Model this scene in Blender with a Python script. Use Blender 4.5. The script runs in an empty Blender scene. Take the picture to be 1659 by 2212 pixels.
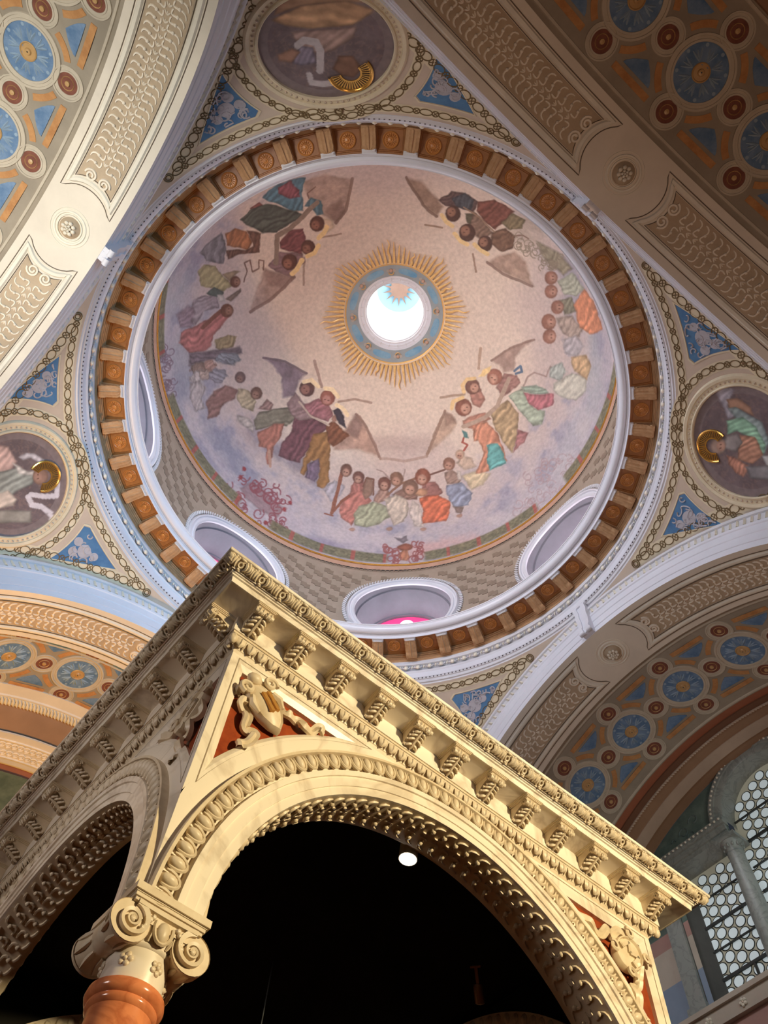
import bpy, bmesh, math, random
import numpy as np
from mathutils import Vector, Matrix

random.seed(7)
rng = np.random.default_rng(11)
SC = bpy.context.scene
COL = SC.collection
PI = math.pi

# ------------------------------------------------------------------ camera
IMG_W, IMG_H = 1659, 2212
FPX = 1794.4                       # focal length in pixels of the 1659x2212 frame
ZEN = (928.6, 263.8)               # image point of the zenith
PHI = math.radians(33.436)         # heading of the crossing's axes
CEN = (-0.43, 6.055)               # dome axis seen from the camera (right, ahead)
CAMZ = 1.6


def _cam_axes():
    cx, cy = IMG_W / 2, IMG_H / 2
    u = np.array([(ZEN[0] - cx) / FPX, (ZEN[1] - cy) / FPX, 1.0])
    u /= np.linalg.norm(u)
    z = np.array([0, 0, 1.0])
    y = z - u * u[2]
    y /= np.linalg.norm(y)
    x = np.cross(y, u)
    R = np.array([x, y, u])
    c, s = math.cos(-PHI), math.sin(-PHI)
    RZ = np.array([[c, -s, 0], [s, c, 0], [0, 0, 1]])
    return RZ @ R, RZ @ np.array([-CEN[0], -CEN[1], 0]) + np.array([0, 0, CAMZ])


CAMR, CAMP = _cam_axes()           # columns of CAMR: right, down, forward in the world
cam_data = bpy.data.cameras.new('camera')
cam = bpy.data.objects.new('camera', cam_data)
COL.objects.link(cam)
cam_data.sensor_fit = 'VERTICAL'
cam_data.sensor_height = 36.0
cam_data.lens = FPX / IMG_H * 36.0
cam_data.clip_start = 0.05
cam_data.clip_end = 200
_r, _d, _f = CAMR[:, 0], CAMR[:, 1], CAMR[:, 2]
cam.matrix_world = Matrix(((_r[0], -_d[0], -_f[0], CAMP[0]),
                           (_r[1], -_d[1], -_f[1], CAMP[1]),
                           (_r[2], -_d[2], -_f[2], CAMP[2]),
                           (0, 0, 0, 1)))
SC.camera = cam

# ------------------------------------------------------------------ view and world
SC.view_settings.view_transform = 'Standard'
SC.view_settings.look = 'None'
SC.view_settings.gamma = 1.0
SC.view_settings.use_curve_mapping = False
SC.view_settings.exposure = 0.0
SC.cycles.max_bounces = 6
SC.cycles.diffuse_bounces = 4
SC.cycles.glossy_bounces = 3
SC.cycles.caustics_reflective = False
SC.cycles.caustics_refractive = False
SC.cycles.sample_clamp_indirect = 6.0
SC.cycles.use_denoising = True
world = bpy.data.worlds.new('sky')
SC.world = world
world.use_nodes = True
world.node_tree.nodes['Background'].inputs[0].default_value = (0.62, 0.74, 1.0, 1)
world.node_tree.nodes['Background'].inputs[1].default_value = 0.03


# ------------------------------------------------------------------ large lights
def area_light(name, loc, target, size, power, color, size_y=None, shape='DISK', spread=PI):
    l = bpy.data.lights.new(name, 'AREA')
    l.shape = shape if size_y is None else 'RECTANGLE'
    l.size = size
    if size_y is not None:
        l.size_y = size_y
    l.energy = power
    l.color = color
    l.spread = spread
    o = bpy.data.objects.new(name, l)
    COL.objects.link(o)
    o.location = loc
    o.rotation_euler = (Vector(target) - Vector(loc)).to_track_quat('-Z', 'Y').to_euler()
    return o


def spot_light(name, loc, target, power, color, angle, blend=0.4, radius=0.08):
    l = bpy.data.lights.new(name, 'SPOT')
    l.energy = power
    l.color = color
    l.spot_size = angle
    l.spot_blend = blend
    l.shadow_soft_size = radius
    o = bpy.data.objects.new(name, l)
    COL.objects.link(o)
    o.location = loc
    o.rotation_euler = (Vector(target) - Vector(loc)).to_track_quat('-Z', 'Y').to_euler()
    return o


# dimensions of the crossing (metres, floor at 0, dome axis at the origin)
ARCH_S, ARCH_R, ARCH_ZC, ARCH_D = 6.108, 5.88, 10.75, 1.28     # face plane, radius, centre height, soffit depth
PEN_RHO = 9.15                                                 # sphere of the pendentives
DOME_Z, DOME_R = 23.98, 6.41
DRUM_R, DRUM_Z0, DRUM_Z1 = 6.36, 19.2, 23.55
WIN_Z, WIN_R = 21.42, 1.38
VAULT_R = 5.95
ROT = math.radians(0.75)                                       # the ring's ornaments are turned a touch

# transept daylight, warm floodlights on altar and apse, fills added to brighten single parts
area_light('transept_window_daylight', (-10.5, 0.0, 5.0), (-7.2, 0, 16.6), 3.0, 240, (1.0, 0.96, 0.88), 4.0, spread=math.radians(64))
area_light('ring_fill', (-10.8, 0.5, 5.5), (6.1, -1.0, 17.8), 3.0, 50, (0.78, 0.88, 1.0), 3.0, spread=math.radians(46))  # added cool fill for the right side of the ring
area_light('nave_side_fill', (1.0, -10.6, 6.0), (-2.2, 6.1, 17.0), 4.0, 240, (0.36, 0.68, 1.0), 3.0, spread=math.radians(54))  # added blue fill for the archivolts and the left of the ring
area_light('canopy_side_fill', (-9.5, -2.5, 5.2), (-2.0, -0.5, 5.0), 1.5, 17, (1.0, 0.90, 0.84), 1.5, spread=math.radians(40))  # added soft fill on the canopy's left face
area_light('end_wall_fill', (7.7, -4.6, 13.2), (11.0, 2.4, 14.2), 1.2, 11, (0.82, 1.0, 0.96), 1.8, spread=math.radians(60))  # added fill that brightens the far end wall
spot_light('arch_warm_fill', (5.0, -3.6, 0.5), (6.6, 0.6, 16.6), 1450, (1.0, 0.66, 0.50), math.radians(50), 0.8, 0.2)  # added warm lamp, lifts the far transept arch soffit
spot_light('arch_warm_fill', (3.2, -5.0, 0.5), (0.6, -6.6, 16.6), 1550, (1.0, 0.62, 0.42), math.radians(50), 0.8, 0.2)  # the same added lamp for the nave-side arch soffit
spot_light('altar_floodlight', (1.6, -9.6, 5.9), (0.0, -2.0, 5.2), 3400, (1.0, 0.82, 0.48), math.radians(54), 0.5, 0.15)
spot_light('apse_floodlight', (-2.6, 6.6, 7.0), (-3.2, 8.6, 15.6), 3300, (1.0, 0.52, 0.14), math.radians(120), 0.9, 0.3)


# ------------------------------------------------------------------ mesh helpers
class MB:
    """collects vertices and faces; build() links them as one mesh object"""

    def __init__(self):
        self.v, self.f, self.n = [], [], 0

    def add(self, v, f):
        v = np.asarray(v, float).reshape(-1, 3)
        self.v.append(v)
        self.f.extend(tuple(int(i) + self.n for i in q) for q in f)
        self.n += len(v)
        return self

    def grid(self, P, cu=False, cv=False):
        P = np.asarray(P, float)
        a, b = P.shape[:2]
        i = np.arange(a if cu else a - 1)
        j = np.arange(b if cv else b - 1)
        I, J = np.meshgrid(i, j, indexing='ij')
        I2, J2 = (I + 1) % a, (J + 1) % b
        q = np.stack([I * b + J, I2 * b + J, I2 * b + J2, I * b + J2], -1).reshape(-1, 4)
        return self.add(P.reshape(-1, 3), q)

    def box(self, lo, hi, M=None):
        x0, y0, z0 = lo
        x1, y1, z1 = hi
        v = np.array([(x0, y0, z0), (x1, y0, z0), (x1, y1, z0), (x0, y1, z0),
                      (x0, y0, z1), (x1, y0, z1), (x1, y1, z1), (x0, y1, z1)], float)
        if M is not None:
            v = M(v)
        return self.add(v, [(0, 3, 2, 1), (4, 5, 6, 7), (0, 1, 5, 4), (1, 2, 6, 5), (2, 3, 7, 6), (3, 0, 4, 7)])

    def lathe(self, prof, n=64, a0=0.0, a1=2 * PI, c=(0, 0, 0), closed_prof=False):
        full = abs(a1 - a0 - 2 * PI) < 1e-6
        a = np.linspace(a0, a1, n + (0 if full else 1), endpoint=not full)
        pr = np.asarray(prof, float)
        P = np.stack([np.outer(np.cos(a), pr[:, 0]), np.outer(np.sin(a), pr[:, 0]),
                      np.outer(np.ones_like(a), pr[:, 1])], -1) + np.array(c, float)
        return self.grid(P, cu=full, cv=closed_prof)

    def tube(self, path, rad, n=6, closed=False, caps=True, up=None):
        path = np.asarray(path, float)
        m = len(path)
        rad = np.full(m, rad, float) if np.isscalar(rad) else np.asarray(rad, float)
        if closed:
            t = np.roll(path, -1, 0) - np.roll(path, 1, 0)
        else:
            t = np.gradient(path, axis=0)
        t /= np.linalg.norm(t, axis=1)[:, None] + 1e-12
        u = np.array(up if up is not None else ((0, 0, 1) if abs(t[0][2]) < 0.9 else (1, 0, 0)), float)
        N = np.zeros_like(path)
        for i in range(m):
            u = u - t[i] * (u @ t[i])
            u /= np.linalg.norm(u) + 1e-12
            N[i] = u
        B = np.cross(t, N)
        a = np.arange(n) * 2 * PI / n
        P = path[:, None] + rad[:, None, None] * (np.cos(a)[None, :, None] * N[:, None] + np.sin(a)[None, :, None] * B[:, None])
        base = self.n
        self.grid(P, cu=closed, cv=True)
        if caps and not closed:
            self.f.append(tuple(base + i for i in range(n))[::-1])
            self.f.append(tuple(base + (m - 1) * n + i for i in range(n)))
        return self

    def ellipsoid(self, c, r, nu=8, nv=6, M=None):
        th = np.linspace(0, PI, nv + 1)
        ph = np.arange(nu) * 2 * PI / nu
        P = np.stack([np.outer(np.sin(th), np.cos(ph)), np.outer(np.sin(th), np.sin(ph)),
                      np.outer(np.cos(th), np.ones(nu))], -1) * np.array(r, float) + np.array(c, float)
        if M is not None:
            P = M(P.reshape(-1, 3)).reshape(P.shape)
        return self.grid(P, cv=True)

    def prism(self, poly, fn, lo, hi):
        """2-D outline extruded between two heights: fn(x, y, h) -> world points"""
        poly = np.asarray(poly, float)
        n = len(poly)
        A, B = fn(poly[:, 0], poly[:, 1], np.full(n, lo)), fn(poly[:, 0], poly[:, 1], np.full(n, hi))
        f = [(i, (i + 1) % n, n + (i + 1) % n, n + i) for i in range(n)]
        base = self.n
        self.add(np.vstack([A, B]), f)
        self.f.append(tuple(base + n + i for i in range(n)))
        return self

    def mesh(self, name, smooth=40):
        me = bpy.data.meshes.new(name)
        V = np.vstack(self.v) if self.v else np.zeros((0, 3))
        me.from_pydata(V.tolist(), [], self.f)
        if smooth:
            me.polygons.foreach_set('use_smooth', np.ones(len(me.polygons), bool))
            if smooth < 180:
                me.set_sharp_from_angle(angle=math.radians(smooth))
        me.update()
        return me

    def build(self, name, mat, parent=None, smooth=40, **kw):
        return link(name, self.mesh(name, smooth), mat, parent, **kw)


def link(name, me, mat=None, parent=None, loc=None, rot=None, **kw):
    o = bpy.data.objects.new(name, me)
    COL.objects.link(o)
    if mat is not None and me is not None and len(me.materials) == 0:
        me.materials.append(mat)
    if parent is not None:
        o.parent = parent
    if loc is not None:
        o.location = loc
    if rot is not None:
        o.rotation_euler = rot
    for k, val in kw.items():
        o[k] = val
    return o


def empty(name, loc=(0, 0, 0), rz=0.0, parent=None, **kw):
    o = link(name, None, None, parent, loc, (0, 0, rz), **kw)
    o.empty_display_size = 0.2
    return o


def tag(o, label, category, kind=None, group=None):
    o['label'] = label
    o['category'] = category
    if kind:
        o['kind'] = kind
    if group:
        o['group'] = group
    return o


def rot2(p, a):
    c, s = math.cos(a), math.sin(a)
    p = np.asarray(p, float)
    return np.stack([p[..., 0] * c - p[..., 1] * s, p[..., 0] * s + p[..., 1] * c], -1)


def circle(n, r=1.0, c=(0, 0), a0=0.0, ry=None):
    a = a0 + np.arange(n) * 2 * PI / n
    return np.stack([c[0] + r * np.cos(a), c[1] + (ry or r) * np.sin(a)], -1)


def arc(r, a0, a1, n, c=(0, 0)):
    a = np.linspace(a0, a1, n)
    return np.stack([c[0] + r * np.cos(a), c[1] + r * np.sin(a)], -1)


def fill2d(loops):
    """triangulate a region bounded by outlines (holes allowed) -> 2-D points, triangles"""
    bm = bmesh.new()
    for lp in loops:
        vs = [bm.verts.new((float(x), float(y), 0)) for x, y in lp]
        for i in range(len(vs)):
            bm.edges.new((vs[i], vs[(i + 1) % len(vs)]))
    bmesh.ops.triangle_fill(bm, use_beauty=True, use_dissolve=False, edges=bm.edges[:])
    bm.verts.index_update()
    v = np.array([(q.co.x, q.co.y) for q in bm.verts])
    f = [tuple(q.index for q in fc.verts) for fc in bm.faces]
    bm.free()
    return v, f


# ------------------------------------------------------------------ materials
def new_mat(name):
    m = bpy.data.materials.new(name)
    m.use_nodes = True
    nt = m.node_tree
    b = nt.nodes['Principled BSDF']
    return m, nt, b


def plaster(name, col, col2=None, rough=0.75, scale=3.0, var=0.12, bump=0.0, spec=0.25, metal=0.0, bscale=30.0):
    """painted plaster or stone: two tones of one colour mixed by noise, with a faint relief"""
    m, nt, b = new_mat(name)
    tc = nt.nodes.new('ShaderNodeTexCoord')
    n1 = nt.nodes.new('ShaderNodeTexNoise')
    n1.inputs['Scale'].default_value = scale
    n1.inputs['Detail'].default_value = 6
    n1.inputs['Roughness'].default_value = 0.65
    nt.links.new(tc.outputs['Object'], n1.inputs['Vector'])
    rp = nt.nodes.new('ShaderNodeValToRGB')
    rp.color_ramp.elements[0].position = 0.32
    rp.color_ramp.elements[1].position = 0.70
    c2 = col2 if col2 is not None else tuple(max(0, c * (1 - var)) for c in col)
    c1 = col if col2 is not None else tuple(min(1, c * (1 + var * 0.6)) for c in col)
    rp.color_ramp.elements[0].color = (*c2, 1)
    rp.color_ramp.elements[1].color = (*c1, 1)
    nt.links.new(n1.outputs['Fac'], rp.inputs['Fac'])
    nt.links.new(rp.outputs['Color'], b.inputs['Base Color'])
    b.inputs['Roughness'].default_value = rough
    b.inputs['Specular IOR Level'].default_value = spec
    b.inputs['Metallic'].default_value = metal
    if bump > 0:
        n2 = nt.nodes.new('ShaderNodeTexNoise')
        n2.inputs['Scale'].default_value = bscale
        n2.inputs['Detail'].default_value = 4
        nt.links.new(tc.outputs['Object'], n2.inputs['Vector'])
        bp = nt.nodes.new('ShaderNodeBump')
        bp.inputs['Strength'].default_value = bump
        bp.inputs['Distance'].default_value = 0.02
        nt.links.new(n2.outputs['Fac'], bp.inputs['Height'])
        nt.links.new(bp.outputs['Normal'], b.inputs['Normal'])
    return m


def marble(name, base, vein, rough=0.3, scale=1.6, sharp=0.06, spec=0.5, amount=0.7):
    m, nt, b = new_mat(name)
    tc = nt.nodes.new('ShaderNodeTexCoord')
    wn = nt.nodes.new('ShaderNodeTexNoise')
    wn.inputs['Scale'].default_value = scale
    wn.inputs['Detail'].default_value = 8
    wn.inputs['Distortion'].default_value = 1.6
    nt.links.new(tc.outputs['Object'], wn.inputs['Vector'])
    rp = nt.nodes.new('ShaderNodeValToRGB')
    e = rp.color_ramp.elements
    e[0].position = 0.5 - sharp
    e[0].color = (0, 0, 0, 1)
    e[1].position = 0.5
    e[1].color = (1, 1, 1, 1)
    e3 = e.new(0.5 + sharp)
    e3.color = (0, 0, 0, 1)
    nt.links.new(wn.outputs['Fac'], rp.inputs['Fac'])
    n2 = nt.nodes.new('ShaderNodeTexNoise')
    n2.inputs['Scale'].default_value = scale * 2.3
    n2.inputs['Detail'].default_value = 5
    nt.links.new(tc.outputs['Object'], n2.inputs['Vector'])
    mu = nt.nodes.new('ShaderNodeMath')
    mu.operation = 'MULTIPLY'
    mu.use_clamp = True
    nt.links.new(rp.outputs['Color'], mu.inputs[0])
    mu2 = nt.nodes.new('ShaderNodeMath')
    mu2.operation = 'MULTIPLY'
    mu2.inputs[1].default_value = amount * 1.5
    nt.links.new(n2.outputs['Fac'], mu2.inputs[0])
    nt.links.new(mu2.outputs[0], mu.inputs[1])
    mx = nt.nodes.new('ShaderNodeMix')
    mx.data_type = 'RGBA'
    mx.inputs['A'].default_value = (*base, 1)
    mx.inputs['B'].default_value = (*vein, 1)
    nt.links.new(mu.outputs[0], mx.inputs['Factor'])
    nt.links.new(mx.outputs['Result'], b.inputs['Base Color'])
    b.inputs['Roughness'].default_value = rough
    b.inputs['Specular IOR Level'].default_value = spec
    return m


def glow(name, col, strength):
    m, nt, b = new_mat(name)
    b.inputs['Base Color'].default_value = (*col, 1)
    b.inputs['Emission Color'].default_value = (*col, 1)
    b.inputs['Emission Strength'].default_value = strength
    return m


def fresco_mat(name):
    """paint carried by the mesh's colour attribute, broken up by fine plaster grain"""
    m, nt, b = new_mat(name)
    at = nt.nodes.new('ShaderNodeAttribute')
    at.attribute_name = 'paint'
    tc = nt.nodes.new('ShaderNodeTexCoord')
    n = nt.nodes.new('ShaderNodeTexNoise')
    n.inputs['Scale'].default_value = 9
    n.inputs['Detail'].default_value = 8
    nt.links.new(tc.outputs['Object'], n.inputs['Vector'])
    mp = nt.nodes.new('ShaderNodeMapRange')
    mp.inputs['To Min'].default_value = 0.86
    mp.inputs['To Max'].default_value = 1.14
    mp.inputs['From Min'].default_value = 0.25
    mp.inputs['From Max'].default_value = 0.75
    nt.links.new(n.outputs['Fac'], mp.inputs['Value'])
    vm = nt.nodes.new('ShaderNodeVectorMath')
    vm.operation = 'SCALE'
    nt.links.new(at.outputs['Color'], vm.inputs[0])
    nt.links.new(mp.outputs['Result'], vm.inputs['Scale'])
    nt.links.new(vm.outputs['Vector'], b.inputs['Base Color'])
    b.inputs['Roughness'].default_value = 0.7
    b.inputs['Specular IOR Level'].default_value = 0.2
    return m


def lin(r, g, b):
    """8-bit sRGB to linear"""
    return tuple((c / 255 / 12.92) if c / 255 <= 0.04045 else ((c / 255 + 0.055) / 1.055) ** 2.4 for c in (r, g, b))


M = {}
M['stone'] = plaster('grey_white_stucco', lin(206, 204, 208), scale=1.2, var=0.10, rough=0.5)
M['ring'] = plaster('silver_white_stucco', lin(214, 214, 222), scale=0.8, var=0.06, rough=0.32, spec=0.5)
M['egg'] = plaster('pale_gilded_egg', lin(226, 218, 200), rough=0.3, spec=0.6)
M['arch'] = plaster('cream_plaster', lin(222, 213, 197), scale=0.9, var=0.10)
M['arch_line'] = plaster('grey_relief_line', lin(112, 100, 86), scale=2)  # panel lines darkened too, so the relief reads
M['arch_pale'] = plaster('pale_painted_fillet', lin(228, 222, 206), scale=2)
M['arch_field'] = plaster('tan_panel_field', lin(184, 165, 140), scale=2.5, var=0.14)  # darkened against the scrolls: relief shade put into the colour
M['scroll'] = plaster('cream_stucco_scroll', lin(232, 222, 204), scale=4)  # lightened to stand out where flat light loses the relief
M['vault'] = plaster('grey_tan_vault_plaster', lin(154, 144, 128), scale=1.5, var=0.16)
M['vault_ring'] = plaster('pale_grey_painted_frame', lin(190, 180, 162), scale=3)
M['vault_blue'] = plaster('mottled_blue_paint', lin(124, 148, 176), lin(80, 112, 148), scale=4.5)
M['vault_orange'] = plaster('ochre_orange_paint', lin(196, 148, 98), lin(168, 118, 74), scale=5)
M['vault_brown'] = plaster('red_brown_paint', lin(132, 84, 68), lin(104, 62, 52), scale=6)
M['vault_gold'] = plaster('dull_gold_boss', lin(186, 150, 100), rough=0.4, spec=0.5)
M['vault_leaf'] = plaster('pale_painted_leaf', lin(142, 164, 184), scale=6)
M['coffer'] = plaster('gilded_brown_coffer', lin(158, 104, 56), lin(130, 82, 42), scale=5, rough=0.42, spec=0.5)
M['coffer_ros'] = plaster('gilded_rosette', lin(190, 128, 68), rough=0.36, spec=0.6)
M['modillion'] = plaster('tan_stone_bracket', lin(188, 150, 112), lin(166, 128, 92), scale=7, rough=0.55)
M['gold'] = plaster('gilding', lin(226, 176, 92), lin(200, 146, 66), scale=5, rough=0.26, spec=0.6, metal=0.75)
M['gold_soft'] = plaster('soft_gilding', lin(214, 172, 112), rough=0.38, spec=0.5, metal=0.35)
M['gold_ray'] = plaster('gilded_ray', lin(244, 208, 146), lin(226, 178, 108), scale=6, rough=0.34, spec=0.6, metal=0.2)
M['bead_dark'] = plaster('dark_bead_groove', lin(96, 88, 92))
M['pend'] = plaster('pinkish_beige_plaster', lin(196, 178, 160), scale=1.6, var=0.10)
M['pend_band'] = plaster('pale_beige_band', lin(214, 200, 172), scale=2.5)
M['pend_line'] = plaster('dark_olive_line', lin(112, 92, 62), scale=4)
M['pend_blue'] = plaster('pendentive_blue', lin(92, 132, 168), lin(70, 108, 150), scale=3)
M['pend_arab'] = plaster('lilac_grey_arabesque', lin(176, 172, 178), scale=6)
M['drum'] = plaster('drum_tan', lin(160, 144, 128), scale=2)
M['drum_dark'] = plaster('drum_scale_tile', lin(142, 126, 110), lin(126, 110, 96), scale=6)
M['reveal'] = plaster('grey_window_reveal', lin(122, 120, 128), scale=1.5)
M['window_pane'] = glow('daylit_white_pane', (0.92, 0.95, 1.0), 8.0)
M['window_sky'] = glow('skylit_pane', (0.72, 0.85, 1.0), 9.0)
M['window_strong'] = glow('strong_pane', (0.90, 0.94, 1.0), 88.0)  # glow raised in two hidden windows to brighten the far dome and ring
M['lantern_pane'] = glow('lantern_daylit_pane', (1.0, 0.97, 0.93), 2.4)
M['window_red'] = glow('daylit_rose_pane', lin(226, 60, 120), 0.9)
M['lantern'] = plaster('white_lantern_wall', lin(245, 244, 240), scale=1, var=0.03)
M['lantern_blue'] = plaster('lantern_blue_ceiling', lin(150, 196, 226), scale=1, var=0.05)
M['lantern_brown'] = plaster('lantern_brown_star', lin(140, 116, 108), scale=3)
M['sun_blue'] = plaster('blue_collar', lin(150, 176, 190), lin(96, 146, 180), scale=1.6)
M['cherub'] = plaster('cherub_flesh', lin(196, 160, 140), scale=8)
M['fresco'] = fresco_mat('fresco_paint')
# the altar canopy
M['white_marble'] = marble('veined_white_marble', lin(236, 224, 206), lin(190, 172, 150), rough=0.35, scale=1.1, sharp=0.05, amount=0.75)
M['carved'] = plaster('carved_white_marble', lin(226, 210, 184), lin(206, 186, 156), scale=9, rough=0.42, spec=0.45)
M['red_marble'] = marble('red_marble', lin(228, 142, 94), lin(176, 92, 56), rough=0.14, scale=5, sharp=0.10, spec=0.6)
M['panel_red'] = plaster('red_marble_inlay', lin(166, 78, 40), lin(126, 50, 26), scale=9, rough=0.3, spec=0.5)
M['groove'] = plaster('shadow_groove', lin(150, 132, 108))
M['gilt_letter'] = plaster('gilt_relief', lin(206, 150, 80), rough=0.35, metal=0.4)
M['bounce_brown'] = plaster('brown_canopy_top', lin(104, 80, 60), scale=3)  # brown made up for the unseen canopy top, cuts upward bounce
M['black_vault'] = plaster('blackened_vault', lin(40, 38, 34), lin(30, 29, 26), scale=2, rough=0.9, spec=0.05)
M['lamp_white'] = plaster('white_lamp_housing', lin(206, 198, 184), rough=0.4)
M['lamp_brass'] = plaster('dull_brass_lamp', lin(150, 112, 82), rough=0.35, metal=0.5)
M['lamp_glow'] = glow('lamp_lens', (1.0, 0.96, 0.86), 30.0)
M['dark_metal'] = plaster('dark_iron', lin(58, 60, 58), rough=0.5, spec=0.4)
# far transept and apse
M['green'] = plaster('green_mottled_fresco', lin(112, 128, 118), lin(84, 100, 92), scale=3)
M['grey_marble'] = marble('grey_marble', lin(150, 154, 148), lin(112, 118, 114), rough=0.4, scale=2.5, amount=0.7)
M['band_brown'] = plaster('brown_painted_band', lin(150, 118, 92), scale=1.5)
M['band_dark'] = plaster('dark_brown_moulding', lin(112, 78, 58), scale=1.5)
M['band_red'] = plaster('red_brown_painted_band', lin(150, 92, 66), scale=2)
M['band_light'] = plaster('light_taupe_band', lin(186, 164, 144), scale=1)
M['wall_pink'] = plaster('dusty_pink_wall', lin(176, 138, 128), scale=1)
M['wall_cream'] = plaster('cream_wall_band', lin(190, 178, 162), scale=1)
M['wall_blue'] = plaster('blue_grey_wall_band', lin(136, 150, 168), scale=1)
M['glass_disc'] = glow('daylit_crown_glass', lin(176, 186, 188), 0.62)
M['glass_fill'] = glow('daylit_amber_glass', lin(150, 146, 128), 0.40)
M['lead'] = plaster('lead_came', lin(52, 56, 54), rough=0.6)
M['floor'] = plaster('warm_bounce_floor', lin(122, 84, 62), scale=0.6)  # unseen floor, its red made up to warm and dim the bounced light
M['pier'] = plaster('warm_bounce_pier', lin(150, 118, 92), scale=0.8)  # pier colour made warm and dark for the sake of the bounce


# ================================================================== the shell
g = MB()
g.box((-16, -16, -0.3), (16, 16, 0.0))
tag(g.build('floor', M['floor'], smooth=0), 'stone church floor below the crossing', 'floor', 'structure')


def ray_dir(x, y):
    d = CAMR @ np.array([(x - IMG_W / 2) / FPX, (y - IMG_H / 2) / FPX, 1.0])
    return d / np.linalg.norm(d)


def px_sphere(pts, zc, rad):
    """points of the photograph carried onto a sphere about the dome axis -> unit vectors"""
    out = []
    for x, y in pts:
        d = ray_dir(x, y)
        o = CAMP - np.array([0, 0, zc])
        b = o @ d
        t = -b + math.sqrt(max(b * b - (o @ o - rad * rad), 0))
        out.append((o + d * t) / rad)
    return np.array(out)


# ------------------------------------------------------------------ drum with eight round windows
drum = empty('wall_drum')
tag(drum, 'tan drum wall under the painted dome, patterned with pale scale tiles', 'wall', 'structure')
HALF = DRUM_R * PI / 8


def cyl(s, z, r):
    a = np.asarray(s) / DRUM_R
    return np.stack([r * np.cos(a), r * np.sin(a), np.asarray(z)], -1)


for k in range(8):
    g = MB()
    ps = np.linspace(0, 2 * PI, 97)[:-1]
    c, s = np.cos(ps), np.sin(ps)
    zl, zh = DRUM_Z0 - WIN_Z, DRUM_Z1 - WIN_Z
    tt = np.minimum(HALF * 1.03 / np.maximum(np.abs(c), 1e-9), np.where(s > 0, zh + .06, -zl) / np.maximum(np.abs(s), 1e-9))
    rr = WIN_R + (tt - WIN_R)[:, None] * np.linspace(0, 1, 7)[None]
    S, Z = rr * c[:, None] + k * PI / 4 * DRUM_R, rr * s[:, None] + WIN_Z
    g.grid(cyl(S, Z, DRUM_R), cu=True)
    g.build('wall_bay', M['drum'], drum, smooth=180)
# pale and dark scale tiles, too many to pick apart
g = MB()
tile = 0.285
nt_ = int(round(2 * PI * DRUM_R / tile / 2)) * 2
ts = 2 * PI * DRUM_R / nt_
row = 0
z = DRUM_Z0 + 0.1
while z + tile < DRUM_Z1 - 0.02:
    for i in range(nt_):
        if (i + row) % 2:
            continue
        s0, zc_ = (i + 0.5) * ts, z + tile / 2
        ds = (s0 + DRUM_R * PI / 8) % (DRUM_R * PI / 4) - DRUM_R * PI / 8
        if math.hypot(ds, zc_ - WIN_Z) < WIN_R + 0.42:
            continue
        h = tile * 0.5
        pl = np.array([(-h, -h), (h * .1, -h), (h * .35, -h * .45), (h, -h * .5), (h, h), (-h * .1, h), (-h * .35, h * .45), (-h, h * .5)])
        g.prism(pl, lambda x, y, e: cyl(s0 + x, zc_ + y, DRUM_R - e), 0.0, 0.012)
    z += tile
    row += 1
g.build('scale_tiles', M['drum_dark'], drum, smooth=0, kind='stuff')


def ring_on_cyl(g, k, prof, n=96, lobes=0, amp=0.0):
    """moulding round a window: prof = (radius about the window, proud of the wall)"""
    ps = np.arange(n) * 2 * PI / n
    pr = np.asarray(prof, float)
    R = pr[:, 0][None, :] * np.ones((n, 1))
    E = pr[:, 1][None, :] + amp * (np.cos(ps * lobes)[:, None] if lobes else 0)
    S = R * np.cos(ps)[:, None] + k * PI / 4 * DRUM_R
    Z = R * np.sin(ps)[:, None] + WIN_Z
    return g.grid(cyl(S, Z, DRUM_R - E), cu=True)


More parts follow.
